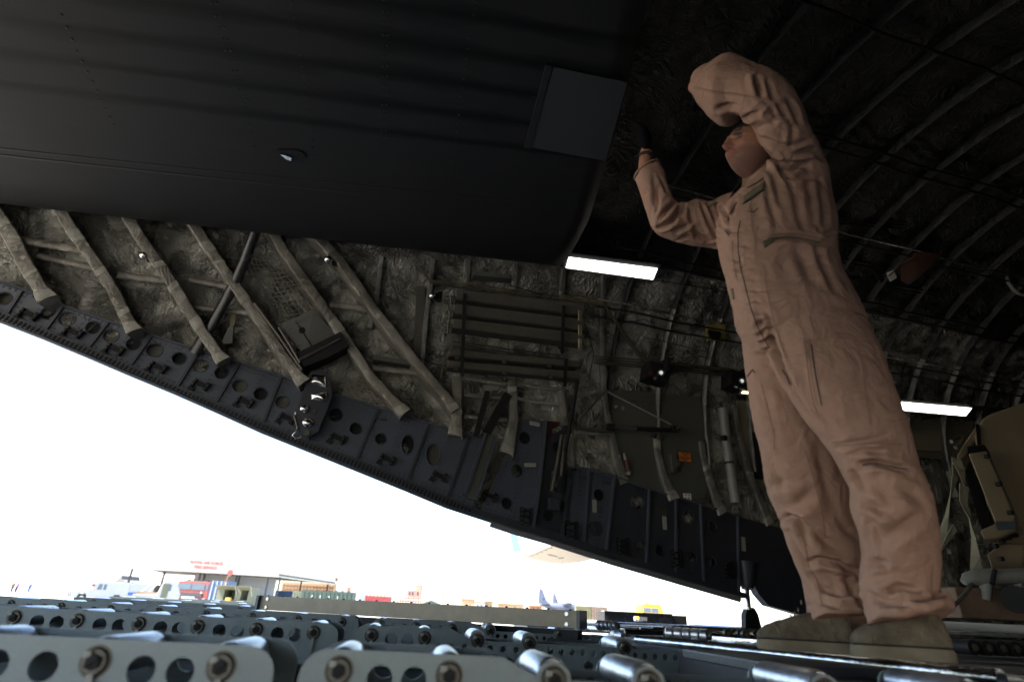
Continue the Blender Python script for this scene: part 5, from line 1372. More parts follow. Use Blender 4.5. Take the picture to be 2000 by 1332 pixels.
ax1L=[axa(x,1212,B1) for x in (27,152,274,390,505,617)]; ax1L=[ax1L[0]-.27*2,ax1L[0]-.27]+ax1L
tray('',B1,ax1L[0]-.15,axa(662,1230,B1),ax1L,lab='left roller tray of the second row, six rollers and big round holes',seedv=3)
ax1R=[axa(x,1242,B1) for x in (725,830,934,1036,1222,1397)]
tray('',B1+.02,axa(688,1235,B1),axa(1440,1265,B1),ax1R,low_from=ax1R[2]-.005,small=ax1R[1],lab='right roller tray of the second row, ending left of the boots',seedv=4)
e2=axa(702,1210,B2)
ax2L=[e2-.10-.262*i for i in range(11)]
tray('',B2,ax2L[-1]-.12,e2,ax2L,lab='left roller tray of the third row, just left of the beam gap',seedv=5)
ax2R=[axa(x,1222,B2) for x in (745,812,882,954,1086,1212)]
tray('',B2-.1,axa(728,1215,B2),axa(1238,1235,B2),ax2R,low_from=ax2R[3],small=ax2R[2],lab='right roller tray of the third row in front of the olive beam',seedv=6)
labs=['left roller tray of the fourth row behind the third','left roller tray of the fifth row from the camera','left roller tray of the sixth row, farthest and smallest']
for i,bb in enumerate((5.25,6.6,8.0)):
    eR=axa(500-10*i,1190,bb); lim=axa((120,235,325)[i],1180,bb); axs=[eR-.12-.27*k for k in range(30) if eR-.12-.27*k>lim]
    tray('',bb,axs[-1]-.15,eR,axs,lab=labs[i],seedv=8+i)
# deck frame under the trays: cross bearers, dark sheet
LD=empty('cargo_loader_deck',DK(0,3,-.55),'dark steel deck frame carrying the rows of roller trays','loader deck')
mb=MB(); mb.box(DK(-.2,4.6,-.36),(9.5,8.4,.04),(DA,DB,DZ)); mb.build('deck_sheet',M['platedark'],LD)
for k in range(12):
    mb=MB(); mb.box(DK(-4.2+.75*k,4.6,-.30),(.07,8.0,.10),(DA,DB,DZ)); mb.build('cross_bearer',M['platedark'],LD)
for bb in (.5,8.75):
    mb=MB(); mb.box(DK(-.2,bb,-.45),(9.5,.12,.22),(DA,DB,DZ)); mb.build('side_rail',M['platedark'],LD)
for aa,bb in ((-4,1),(-4,8),(3.5,8),(3.5,1)):
    mb=MB(); mb.tube([DK(aa,bb,-.5),DK(aa,bb,-1.36)],.12,12); mb.build('support_leg',M['platedark'],LD,sm=40)
# olive beam
bL,bR=atz(505,1190,-.094),atz(1128,1227,-.094); d=(bR-bL); dn=d.normalized(); bn=ZZ.cross(dn)
BM=empty('guide_beam',(bL+bR)/2,'long olive metal beam lying across the far ends of the roller trays','beam')
HB=.098
mb=MB(); mb.box((bL+bR)/2+ZZ*(HB/2)+bn*.03,(d.length,.06,HB),(d,bn,ZZ),.003); mb.build('beam_body',M['olive'],BM)
mb=MB(); mb.box(bL+ZZ*(HB/2)+bn*.06-dn*.012,(.024,.17,HB+.006),(d,bn,ZZ)); mb.box(bR+ZZ*(HB/2)+bn*.06+dn*.010,(.02,.17,HB+.006),(d,bn,ZZ)); mb.build('end_plate',M['platedark'],BM)
mb=MB()
for c in (bL+dn*.07,bR-dn*.07):
    for z in (.02,.078): mb.disc(c+ZZ*z,-bn,.012,.006,10)
mb.build('beam_screw',M['steel'],BM)
mb=MB()
for t in np.linspace(.02,.98,18): mb.ball(bL.lerp(bR,t)+ZZ*(HB+.002)+bn*.02,.009,8,5,(1,1,.7))
mb.build('top_rivet',M['black'],BM)
mb=MB(); mb.box((bL+bR)/2-ZZ*.04+bn*.05,(d.length,.10,.06),(d,bn,ZZ)); mb.build('beam_shadow_strip',M['black'],BM)  # black strip standing for the shade under the beam
mb=MB(); mb.box((bL+bR)/2-ZZ*.17+bn*.12,(d.length+.9,.30,.22),(d,bn,ZZ)); mb.build('added_gap_block',M['black'],LD)  # added black block that hides bright ground in the gap below the beam
# ------- aircraft floor: sheet plus long polished rails (to the right)
mb=MB()
FH=-.125
mb.prism([CAM+Vector(p)+ZZ*FH for p in ((.55,3.15,0),(1.4,1.75,0),(9,2.2,0),(14,9.8,0),(5.2,8.3,0),(3.9,7.4,0),(1.2,5.3,0))],-ZZ*.1)
FLR=mb.build('ramp_floor',M['silldark'],AC)
mb=MB(); q=[(4.9,0),(12.4,0),(12.4,2*RX),(3.6,2*RX),(3.6,4.6),(4.3,3.2)]
mb.prism([CAM+TU*u-NI*W0+NI*i_+ZZ*(FH-.004) for u,i_ in q],-ZZ*.08); mb.build('hold_floor',M['black'],AC)
def rail(p,q,w,hh,mname,z=-.09,name='logistic_rail',r=True):
    a=atz(*p,z);b=atz(*q,z); d=(b-a); mb=MB(); n=ZZ.cross(d).normalized()
    if r: mb.tube([a-ZZ*hh,b-ZZ*hh],hh,12,flat=None)
    else: mb.box((a+b)/2-ZZ*hh/2,(d.length,w,hh),(d,n,ZZ),.004)
    return mb.build(name,M[mname],AC,sm=40)
for p,q,w,hh,mn in (((1131,1221),(1520,1250),.10,.03,'railsteel'),((1131,1218.5),(1560,1240),.06,.02,'railsteel'),((1131,1216),(1600,1237),.10,.02,'steel'),((1200,1214),(1500,1226),.10,.03,'railsteel')):
    rail(p,q,w,hh,mn,r=False)
for i in range(9):
    bb=3.3+.42*i; a0=1.2+.25*i
    mb=MB(); mb.box(CAM+DA*(a0+4)+DB*bb+ZZ*(-.093),(8,.11,.03),(Vector((DA.x,DA.y,0)),DB,ZZ),.006); mb.build('logistic_rail',M['railsteel' if i%2 else 'steel'],AC)
    mb=MB(); mb.tube([CAM+Vector((DA.x,DA.y,0))*(a0)+DB*(bb+.14)+ZZ*(-.088),CAM+Vector((DA.x,DA.y,0))*(a0+8)+DB*(bb+.14)+ZZ*(-.088)],.014,8); mb.build('logistic_rail',M['railsteel'],AC,sm=40)
# near dark edge bar sloping toward the boots
a=atz(1245,1240,-.092); b=atz(1520,1266,-.088)
mb=MB(); mb.tube([a-ZZ*.02,a.lerp(b,.5)-ZZ*.018,b-ZZ*.02,b+(b-a)*.8-ZZ*.02],.022,14); mb.build('edge_rail',M['railsteel'],AC,sm=60)
# cross plate the man stands on
mb=MB(); mb.box(CAM+DA*1.75+DB*1.93+ZZ*(-.105),(1.5,.62,.03),(Vector((DA.x,DA.y,0)),DB,ZZ),.005); mb.build('ramp_toe_plate',M['silldark'],AC)
# grooved rollers
for (x,y,L,r_,lab) in ((1167,1228,.15,.030,'small grooved roller lying between the rails right of the olive beam'),(1302,1247,.20,.030,'larger grooved roller in the rails between beam and boots')):
    c=atz(x,y,-.10); dd=(atz(x+60,y+4,-.10)-c).normalized(); e=empty('grooved_roller',c,lab,'roller')
    for k in range(5):
        mb=MB(); mb.tube([c+dd*(L/5*k)+ZZ*.025,c+dd*(L/5*k+.004)+ZZ*.025,c+dd*(L/5*(k+1)-.008)+ZZ*.025,c+dd*(L/5*(k+1)-.004)+ZZ*.025],[r_*.85,r_,r_,r_*.85],20); mb.build('roller_segment',M['roller'],e,sm=40)
    mb=MB(); mb.tube([c-dd*.01+ZZ*.025,c+dd*(L+.01)+ZZ*.025],r_*.6,12); mb.build('roller_shaft',M['grime'],e,sm=40)
# caster wheels
for i,(x,y) in enumerate(((1421,1241),(1434,1241),(1446,1242),(1456,1243),(1476,1243),(1488,1244))):
    c=atz(x,y,-.088); lab=['first small dark caster wheel from the left beside the boot','second small caster wheel in the cluster beside the boot','third small caster wheel in the cluster beside the boot','fourth small caster wheel in the cluster beside the boot','small caster wheel nearest the far boot, left one','small caster wheel touching the far boot toe'][i]
    e=empty('caster_wheel',c,lab,'caster','caster wheels in the floor rail')
    mb=MB(); mb.tube([c-DB*.014+ZZ*.012,c+DB*.014+ZZ*.012],.024,16); mb.build('wheel',M['grime'],e,sm=40)
    mb=MB(); mb.disc(c-DB*.016+ZZ*.012,-DB,.010,.004,10); mb.build('hub',M['brass'],e)
# black open-sided chest on far deck
c0=atz(1181,1213,-.10); c1=atz(1342,1218,-.10)
c0=CAM+ray(1181,1213)*(8.0/ray(1181,1213).y); c1=CAM+ray(1342,1218)*(8.15/ray(1342,1218).y); c0.z=c1.z=H-.112
d=c1-c0; dn=d.normalized(); bn=ZZ.cross(dn)
CH=empty('black_chest',(c0+c1)/2,'low black box with a rectangular see-through opening on the far deck edge','chest')
hh=.128
vs,fs=fill2d([(0,0),(d.length*.82,0),(d.length*.82,hh),(0,hh)],[[(d.length*.355,.035),(d.length*.51,.035),(d.length*.515,.04),(d.length*.515,.085),(d.length*.51,.09),(d.length*.355,.09),(d.length*.35,.085),(d.length*.35,.04)]],.30)
mb=MB(); mb.add([c0+dn*v[0]+ZZ*v[1]+bn*(.15+v[2]) for v in vs],fs); mb.build('chest_body',M['blackshiny'],CH)
mb=MB(); mb.box(c0+dn*d.length*.91+bn*.12+ZZ*(hh/2-.004),(d.length*.18,.24,hh-.008),(dn,bn,ZZ),.004); mb.build('end_cap',M['black'],CH)
mb=MB(); mb.box(c0+dn*d.length*.41+bn*-.01+ZZ*(hh+.002),(d.length*.82,.03,.012),(dn,bn,ZZ)); mb.build('top_edge',M['blackshiny'],CH)
mb=MB(); mb.box((c0+c1)/2-ZZ*.06+bn*.2,(3.2,1.0,.10),(dn,bn,ZZ)); mb.build('chest_shelf',M['silldark'],CH)
# pale side rail at far right + rollers
def ybox(p,q,Y0,Y1,hh,dp,mname,name,label,cat):
    a=at(*p,Y0); b=at(*q,Y1); d=b-a; n=ZZ.cross(d).normalized()
    mb=MB(); mb.box((a+b)/2+n*dp/2,(d.length,dp,hh),(d,n,ZZ),min(.01,hh*.3)); return top(mb,name,M[mname],label,cat)
ybox((1800,1219),(2060,1231),3.0,3.1,.038,.16,'white','floor_side_rail','bright pale metal rail along the floor right of the near boot','rail')
ybox((1830,1234),(2060,1244),2.7,2.8,.018,.05,'roller','lower_side_rail','thin bluish rail just below the pale floor rail','rail')
for i in range(5):
    x=1880+27*i; c=at(x,1262+i*1.0,2.4); lab=['first','second','third','fourth','fifth'][i]+' dark roller from the boot under the pale floor rail'
    e=empty('floor_roller',c,lab,'roller','dark rollers under the pale rail')
    mb=MB(); mb.tube([c-DB*.05,c+DB*.05],.026,14); mb.build('roller_barrel',M['black'],e,sm=40); mb=MB(); mb.disc(c-DB*.05,-DB,.012,.006,8); mb.build('roller_hub',M['grime'],e)
# ================================================================== tan vehicle in the hold (right edge)
YV=3.7
def VQ(x,y,dy=0): return at(x,y,YV+dy)
V=empty('tan_vehicle',VQ(1990,1190),'desert tan military vehicle front end chained inside the hold, cut off by the right edge','vehicle')
def vprism(px,dy,th,mname,name,par=V,bev=0):
    mb=MB(); mb.prism([VQ(x,y,dy) for x,y in px],Vector((1.0,1,0))*th); o=mb.build(name,M[mname],par)
    if bev: m_=o.modifiers.new('b','BEVEL'); m_.width=bev; m_.segments=3
    return o
vprism([(1912,826),(1917,818),(1930,809),(1985,789),(2060,768),(2200,740),(2200,1200),(2010,1200),(2000,1112),(1955,1112),(1938,1060),(1925,980),(1908,900),(1903,850)],0,1.5,'tan','vehicle_body',bev=.02)
vprism([(1905,828),(1912,828),(1915,868),(1909,868)],-.03,.03,'black','body_seam')
vprism([(1910,826),(1914,845),(1890,885),(1872,900),(1868,890),(1885,862)],.02,.3,'tan','fender',bev=.01)
vprism([(1890,883),(1925,878),(1985,1012),(1978,1022),(1946,1028)],-.16,.14,'tan','side_box',bev=.015)
vprism([(1889,872),(1922,868),(1925,880),(1890,884)],-.17,.15,'black','box_lid')
vprism([(1893,900),(1940,1026),(1918,1033),(1912,1020),(1885,920)],-.06,.05,'black','box_side')
vprism([(1914,1035),(1946,1020),(1988,1018),(1986,1034),(1950,1050),(1922,1054)],-.18,.16,'tan','box_step',bev=.012)
vprism([(1944,1018),(1984,1018),(1986,1032),(1948,1034)],-.20,.04,'platedark','vent_grille')
vprism([(1928,1082),(1945,1068),(1965,1060),(2000,1062),(2000,1112),(1938,1112)],-.05,.2,'tan','lower_panel',bev=.01)
for x,y in ((1928,891),(1951,945),(1974,1001),(1944,1066),(1958,1056),(1970,1050),(1982,1045),(1955,1091)):
    mb=MB(); mb.box(VQ(x,y,-.2 if y<1010 else -.1),(.024,.03,.026),bev=.004); mb.build('black_fastener',M['black'],V)
mb=MB(); mb.tube([VQ(1930,893,-.02),VQ(1952,945,-.02),VQ(1982,1010,-.02)],.006,6); mb.build('conduit',M['tan'],V,sm=60)
# straps
def strap(px,dy,w,label):
    mb=MB(); P=[VQ(x,y,dy) for x,y in px]
    for k in (0,):
        vs=[];fs=[]
        for i,p in enumerate(P):
            t=(P[min(i+1,len(P)-1)]-P[max(i-1,0)]).normalized(); n=t.cross(FW).normalized(); n=(n*math.cos(i*.5)+FW*math.sin(i*.5)*.5)
            for s in (-1,1):
                vs.append(p+n*w*s); vs.append(p+n*w*s+FW*.006)
        for i in range(len(P)-1):
            a=i*4;b=a+4; fs+=[(a,b,b+2,a+2),(a+1,a+3,b+3,b+1),(a,a+1,b+1,b),(a+2,b+2,b+3,a+3)]
        mb.add(vs,fs)
    o=mb.build('tie_down_strap',M['strap'],None); return tag(o,label,'strap','webbing straps beside the tan vehicle')
strap([(1868,895),(1866,930),(1858,965),(1850,1005),(1842,1040),(1828,1080)],-.1,.030,'loose pale strap hanging from the vehicle fender down to the left')
strap([(1884,948),(1882,980),(1895,1010),(1902,1050),(1906,1085),(1908,1120)],-.15,.034,'pale strap running straight down beside the dark box side')
strap([(1869,900),(1878,920),(1884,945),(1888,960)],-.12,.03,'short bunched strap knotted at the vehicle corner')
strap([(1866,1030),(1852,1050),(1838,1075),(1826,1095)],-.2,.022,'thin lower strap end curling near the near knee')
mb=MB(); c=[VQ(1858,862,-.1),VQ(1872,856,-.1),VQ(1882,852,-.1),VQ(1874,868,-.1),VQ(1866,874,-.1)]
mb.tube(c,.014,8); mb.build('brass_shackle',M['brass'],V,sm=60)
# white tow bar & brown cradle
e=empty('tow_bar',VQ(1950,1125,-.25),'pale grey horizontal bar at bumper height under the tan vehicle','bar')
mb=MB(); mb.tube([VQ(1882,1136,-.25),VQ(1890,1130,-.25),VQ(1905,1127,-.25),VQ(2080,1122,-.25)],[.02,.035,.042,.042],14); mb.build('bar_tube',M['greycyl'],e,sm=60)
mb=MB(); mb.tube([VQ(1943,1112,-.30),VQ(1938,1140,-.30)],.012,8); mb.build('black_band',M['black'],e); mb=MB(); mb.tube([VQ(1925,1140,-.25),VQ(1926,1172,-.25)],[.03,.022],10); mb.build('bar_stub',M['greycyl'],e,sm=60)
mb=MB(); mb.tube([VQ(1990,1135,-.25),VQ(1990,1150,-.25)],.02,8); mb.build('bar_stub',M['greycyl'],e,sm=60)
mb=MB(); mb.tube([VQ(1900,1140,-.3),VQ(1880,1165,-.3),VQ(1855,1190,-.3)],.012,8); o=mb.build('chain_link_rod',M['grime'],e,sm=60)
mb=MB(); mb.box(at(1960,1182,3.6),(.75,.3,.16),bev=.01); top(mb,'timber_dunnage',mat('brown_timber',(.13,.085,.055),.8,0,.25,8,.2,30),'brown timber block on the floor beneath the tan vehicle','timber')
mb=MB(); mb.tube([at(1985,1170,3.35),at(1985,1170,3.65)],.07,20); 
e=empty('hub_wheel',at(1985,1170,3.5),'small black wheel in front of the brown timber block at the right edge','wheel'); mb.build('wheel_tyre',M['black'],e,sm=40)
# ================================================================== OUTDOORS
mb=MB(); S_=4000; 
mb.add([(-S_,-S_,0),(S_,-S_,0),(S_,S_,0),(-S_,S_,0)],[(0,1,2,3)])
top(mb,'airfield_apron',mat('bleached_concrete',(.33,.30,.25),.85,0,.06,.05),None,None,None,'structure')
def OD(x,D,z=0):
    """point on the ground under picture column x at distance D (Y)"""
    # find x position at horizon
    y=1187.5+.048*(x-1000); r=ray(x,y); p=CAM+r*(D/r.y); return Vector((p.x,D,z))
def obx(mb,x0,x1,D,z0,z1,dep,bev=0,skew=0):
    a=OD(x0,D);b=OD(x1,D+skew); d=b-a; n=ZZ.cross(d).normalized()
    if n.y<0: n=-n
    mb.box((a+b)/2+n*dep/2+ZZ*((z0+z1)/2),(d.length,dep,z1-z0),(d,n,ZZ),bev)
    return a,b,n
mW=mat('white_body',(.42,.43,.44),.45,0,.04,2); mCream=mat('cream_render',(.62,.57,.47),.8,0,.06,.6)  # mW: one even pale grey-white for vehicles and buildings
mGlass=mat('vehicle_glass',(.09,.14,.18),.1,0,.1,3); mRed=mat('fire_engine_red',(.28,.065,.055),.4,0,.08,3); mDk=mat('steel_post',(.045,.05,.06),.6); mTyre=mat('tyre',(.02,.02,.02),.85)
mTan2=mat('sand_cladding',(.45,.30,.17),.8,0,.15,1.5); mOl=mat('shelter_green',(.14,.15,.10),.7,0,.12,2)
def wheel(par,c,r,w,ax):
    e=MB(); e.tube([c-ax*w/2,c+ax*w/2],r,20); t=e.build('wheel',mTyre,par,sm=40)
    m_=MB(); m_.tube([c-ax*(w/2+.02),c+ax*(w/2+.02)],r*.55,14); m_.build('rim',mW,t,sm=40)
def vehicle(name,x0,x1,D,skew,H_,dep,bodymat,label,cat,profile,wins,wheels,extra=None,group=None):
    """side profile in 0..1 (length) x metres height, extruded by dep"""
    a=OD(x0,D);b=OD(x1,D+skew); d=b-a; L=d.length; dn=d.normalized(); n=ZZ.cross(dn)
    if n.y<0: n=-n
    e=empty(name,(a+b)/2,label,cat,group)
    mb=MB(); mb.prism([a+dn*L*s+ZZ*z for s,z in profile],n*dep); o=mb.build('body',bodymat,e); bv=o.modifiers.new('b','BEVEL'); bv.width=.06; bv.segments=2
    for w_ in wins:
        mb=MB(); mb.prism([a+dn*L*s+ZZ*z-n*.03 for s,z in w_],n*.04); mb.build('window',mGlass,e)
    for s,r in wheels: wheel(e,a+dn*L*s+n*.15+ZZ*r,r,.28,n); wheel(e,a+dn*L*s+n*(dep-.15)+ZZ*r,r,.28,n)
    if extra: extra(e,a,dn,n,L)
    return e
def lr(e,a,dn,n,L):
    mb=MB(); mb.prism([a+dn*(-.04)+n*.05+ZZ*.55,a+dn*(-.04)+n*1.55+ZZ*.55,a+dn*(-.04)+n*1.55+ZZ*1.05,a+dn*(-.04)+n*.05+ZZ*1.05],dn*.06); mb.build('grille',mDk,e)
    for q in (.2,1.4):
        mb=MB(); mb.disc(a-dn*.05+n*q+ZZ*.85,-dn,.11,.05,14); mb.build('headlight',M['chrome'],e)
    mb=MB(); mb.prism([a+dn*L*.335+n*.1+ZZ*1.25,a+dn*L*.335+n*1.5+ZZ*1.25,a+dn*L*.37+n*1.5+ZZ*1.8,a+dn*L*.37+n*.1+ZZ*1.8],-dn*.05); mb.build('windscreen',mGlass,e)
    mb=MB(); mb.box(a+dn*L*.42+n*.5+ZZ*2.14,(.35,.3,.12),(dn,n,ZZ)); mb.build('roof_light',M['platedark'],e)
    mb=MB(); mb.ball(a+dn*L*.33-n*.22+ZZ*1.72,.17,10,8); mb.build('red_mirror_cover',mRed,e,sm=180)
vehicle('white_offroad_car',142,252,66,3.5,2.1,1.6,mW,'white off-road utility car with dark grille parked at far left','car',
 [(0,.45),(.0,1.05),(.05,1.15),(.33,1.25),(.37,1.98),(.42,2.1),(.97,2.1),(1,1.95),(1,.5),(.88,.5),(.86,.85),(.76,.85),(.74,.5),(.28,.5),(.26,.88),(.14,.88),(.12,.45)],
 [[(.42,1.3),(.44,1.85),(.50,1.85),(.50,1.3)],[(.53,1.3),(.53,1.85),(.58,1.85),(.58,1.3)]],[(.20,.42),(.81,.42)],lr)
vehicle('blue_striped_van',205,300,82,5,2.3,1.8,mW,'white and blue van partly hidden behind the white off-road car','van',
 [(0,.5),(0,1.1),(.2,1.3),(.35,2.2),(.97,2.3),(1,.5)],[[(.22,1.35),(.36,2.0),(.48,2.0),(.48,1.35)]],[(.2,.42),(.8,.42)],
 lambda e,a,dn,n,L:(MB().box(a+dn*L*.5-n*.04+ZZ*.95,(L*.9,.04,.35),(dn,n,ZZ)).build('blue_stripe',mat('stripe_blue',(.05,.12,.4),.5),e)))
def recov(e,a,dn,n,L):
    m_=MB(); m_.tube([a+dn*L*.15+n*.6+ZZ*1.2,a+dn*L*.45+n*.6+ZZ*2.9,a+dn*L*.52+n*.6+ZZ*3.0],.10,8); m_.tube([a+dn*L*.3+n*.9+ZZ*1.2,a+dn*L*.5+n*.9+ZZ*2.6],.07,8); m_.build('jib_arm',mW,e)
    m_=MB(); m_.box(a+dn*L*.3+n*.7+ZZ*1.1,(L*.5,1.2,.4),(dn,n,ZZ)); m_.build('rear_deck',mTan2,e)
    m_=MB(); m_.box(a+dn*L*.66-n*.05+ZZ*1.5,(L*.14,.06,1.5),(dn,n,ZZ)); m_.build('open_doorway',mOl,e)
vehicle('recovery_truck',262,352,72,2,2.6,2.0,mW,'pale truck with crane jib and open green cab door beside the white car','truck',
 [(0,.6),(0,1.0),(.5,1.1),(.56,2.2),(.62,2.55),(.84,2.55),(.93,1.9),(1,1.2),(1,.5)],[[(.64,1.5),(.64,2.2),(.78,2.2),(.78,1.5)]],[(.2,.45),(.85,.45)],recov)
def fire(e,a,dn,n,L):
    for s0,s1 in ((.05,.44),(.47,.86)):
        m_=MB(); m_.prism([a+dn*L*s+ZZ*z-n*.06 for s,z in ((s0,1.9),(s1,1.9),(s1,2.75),(s0,2.75))],n*.05); m_.build('windscreen',mGlass,e)
    m_=MB(); m_.box(a+dn*L*.45-n*.15+ZZ*1.15,(L*.8,.3,.5),(dn,n,ZZ)); m_.build('front_bumper',mDk,e)
    m_=MB(); m_.box(a+dn*L*.45-n*.2+ZZ*.75,(L*.4,.2,.4),(dn,n,ZZ)); m_.build('bumper_box',mW,e)
    for s in (.12,.8):
        m_=MB(); m_.disc(a+dn*L*s-n*.05+ZZ*1.5,-n,.15,.06,12); m_.build('headlight',M['chrome'],e)
    m_=MB(); m_.box(a+dn*L*.5+n*1+ZZ*3.2,(L*.7,1,.14),(dn,n,ZZ)); m_.tube([a+dn*L*.2+n+ZZ*3.3,a+dn*L*.45+n+ZZ*3.6],.06,6); m_.build('roof_gear',mDk,e)
vehicle('fire_engine',342,406,100,0,3.2,7,mRed,'red fire engine facing out of the open canopy','fire engine',
 [(0,.6),(0,1.6),(.02,2.9),(.06,3.1),(.97,3.1),(1,2.9),(1,.6)],[[(.90,1.9),(.90,2.7),(.97,2.7),(.97,1.9)]],[(.1,.5),(.9,.5)],fire)
# blue slatted container, white pickup parts
def container(name,x0,x1,D,z0,z1,dep,m,label,cat='container',group=None,skew=0,ribs=10):
    e=empty(name,OD((x0+x1)/2,D),label,cat,group)
    mb=MB(); a,b,n=obx(mb,x0,x1,D,z0,z1,dep,0,skew); mb.build('container_body',m,e)
    mb=MB(); d=b-a
    for i in range(ribs): mb.box(a+d*((i+.5)/ribs)-n*.03+ZZ*((z0+z1)/2),(d.length/ribs*.45,.06,(z1-z0)*.92),(d,n,ZZ))
    mb.build('corrugation',m,e)
    return e,a,b,n
mB1=mat('blue_steel',(.07,.12,.22),.6,0,.2,2); mG1=mat('dark_green_steel',(.035,.06,.045),.6,0,.2,2); mR1=mat('maroon_steel',(.30,.05,.05),.6,0,.2,2); mBr=mat('rusty_brown_steel',(.30,.15,.07),.7,0,.3,2); mGB=mat('green_brown_steel',(.13,.12,.06),.7,0,.3,1.5)
e,a,b,n=container('slatted_container',407,441,98,0,3.3,3,mB1,'blue grey slatted container standing right of the red fire engine',ribs=4)
for i in range(4):
    mb=MB(); mb.box(a+(b-a)*((i+.5)/4)-n*.08+ZZ*1.7,(.12,.06,3.2),(b-a,n,ZZ)); mb.build('white_bar',mW,e)
e=empty('field_shelter',OD(455,68),'olive field shelter with two raised hatches left of the long beam','shelter')
mb=MB(); obx(mb,423,491,68,0,.9,2.2); obx(mb,423,491,68,1.95,2.2,2.2); obx(mb,423,437,68,.9,1.95,2.2); obx(mb,459,470,68,.9,1.95,2.2); obx(mb,484,491,68,.9,1.95,2.2); obx(mb,423,491,70,.9,1.95,.2); mb.build('shelter_body',mOl,e)
for x0,x1 in ((424,462),(466,492)):
    a=OD(x0,68,1.95);b=OD(x1,68,1.95); n=Vector((0,-1,0)); mb=MB(); mb.prism([a,b,b+n*.9+ZZ*.35,a+n*.9+ZZ*.35],-ZZ*.05); mb.build('raised_hatch',mOl,e)
    mb=MB(); mb.tube([b+ZZ*-.6,b+n*.8+ZZ*.3],.03,6); mb.build('hatch_prop',mW,e)
mb=MB(); a=OD(448,67.5,.95); mb.box(a,(.5,.4,.35)); top(mb,'yellow_crate',mat('yellow_box',(.7,.4,.05),.6),'small yellow box on the shelter counter','box')
# canopy building
CB=empty('fire_station_canopy',OD(430,108),'open fire station canopy with white fascia and red lettering','canopy')
Lp,Rp=OD(258,104,0),OD(536,112,0); d=Rp-Lp; dn=d.normalized(); n=ZZ.cross(dn)
zb,zt=4.65,7.0
mb=MB(); mb.prism([Lp+dn*-1.5+ZZ*zb,Rp+ZZ*zb,Rp+ZZ*zt,Lp+dn*-1.5+ZZ*(zt-.2)],n*.3); mb.build('front_fascia',mCream,CB)
Q=OD(650,150,0)
mb=MB(); mb.prism([Rp+n*.3+ZZ*zb,Q+ZZ*zb,Q+ZZ*zt,Rp+n*.3+ZZ*zt],-dn*.3); mb.build('side_fascia',mCream,CB)
mb=MB(); mb.prism([Lp+ZZ*(zb+.25)+n*.3,Rp+ZZ*(zb+.25)+n*.3,Q+ZZ*(zb+.25),Lp+n*34+ZZ*(zb+.25)],ZZ*.3); mb.build('roof_deck',mDk,CB)
mb=MB(); mb.prism([Lp+n*8+dn*8+ZZ*0,Rp+n*8+ZZ*0,Rp+n*8+ZZ*4.6,Lp+n*8+dn*8+ZZ*4.6],n*6); mb.build('rear_wall',mW,CB)
for x,D in ((246,104),(311,107),(382,109),(391,114),(454,111),(460,116),(517,112),(540,112.4),(583,128),(636,146)):
    p=OD(x,D); mb=MB(); mb.box(p+ZZ*zb/2+n*.2,(.32,.32,zb),(dn,n,ZZ)); mb.build('canopy_post',mDk,CB)
def gtext(s,p,dn_,nrm,size,m,par):
    vs,fs=text_geo(s,size,.02); up=ZZ; mb=MB(); mb.add([p+dn_*v[0]+up*v[1]+nrm*v[2] for v in vs],fs); return mb.build('fascia_lettering',m,par)
mRT=mat('red_lettering',(.7,.05,.03),.6)
for s,z,sz in (('ROYAL AIR FORCE',6.25,.62),('FIRE SERVICE',5.5,.62)):
    p=OD(388,106.6); t=(p-Lp).dot(dn); gtext(s,Lp+dn*t+ZZ*z-n*.05,dn,-n,sz,mRT,CB)
e=empty('red_lollipop_sign',OD(433,95),'round red sign on an orange post in front of the canopy','sign')
mb=MB(); c=OD(440,95,4.45); mb.disc(c,Vector((0,-1,0)),.42,.06,16); mb.build('sign_disc',mRed,e); mb=MB(); mb.tube([OD(428,95,0),OD(431,95,2.0),OD(438,95,4.1)],.10,8); mb.build('sign_post',mBr,e)
# striped brown screen/scaffold, containers behind
e,a,b,n=container('brown_slatted_screen',546,648,150,1.2,4.9,2,mTan2,'brown slatted screen wall right of the canopy','screen',ribs=16)
for z in (1.8,2.6,3.4,4.2):
    mb=MB(); mb.box((a+b)/2-n*.1+ZZ*z,((b-a).length,.1,.14),(b-a,n,ZZ)); mb.build('slat',mBr,e)
container('blue_container',536,572,125,0,2.6,2.4,mB1,'blue container below the brown screen',ribs=7)
container('light_green_container',570,590,110,0,2.5,2.4,mOl,'pale olive container end left of the dark green one',ribs=4)
e,a,b,n=container('dark_green_container',587,687,96,0,2.55,2.4,mG1,'long dark green container with small white marks behind the beam',ribs=12)
for t in (.22,.38,.55,.72):
    mb=MB(); mb.box(a+(b-a)*t-n*.09+ZZ*1.75,(.14,.04,.36),(b-a,n,ZZ)); mb.build('white_mark',mW,e)
for k in range(8):
    mb=MB(); mb.box(a+(b-a)*(.06+.12*k)+n*.4+ZZ*2.62,(.35,.3,.14),(b-a,n,ZZ)); mb.build('roof_vent',mDk,e)
e=empty('white_block_building',OD(660,160),'plain white building between the brown screen and the mast','building')
mb=MB(); obx(mb,643,700,160,0,4.5,8); mb.build('wall',mW,e); mb=MB(); obx(mb,675,680,159.9,2.6,4.6,.3); mb.build('rust_door',mBr,e)
e,a,b,n=container('maroon_container',712,761,141,0,2.6,2.4,mR1,'maroon shipping container standing alone behind the beam',ribs=12)
for k in range(6):
    mb=MB(); mb.box(a+(b-a)*(.05+.14*k)+n*.4+ZZ*2.75,(.25,.2,.3),(b-a,n,ZZ)); mb.build('roof_hook',mBr,e)
e=empty('stacked_cabin_block',OD(800,200),'stack of rusty pink cabins on brown framing','cabins')
mP=mat('faded_pink_cabin',(.40,.22,.17),.7,0,.1,1)
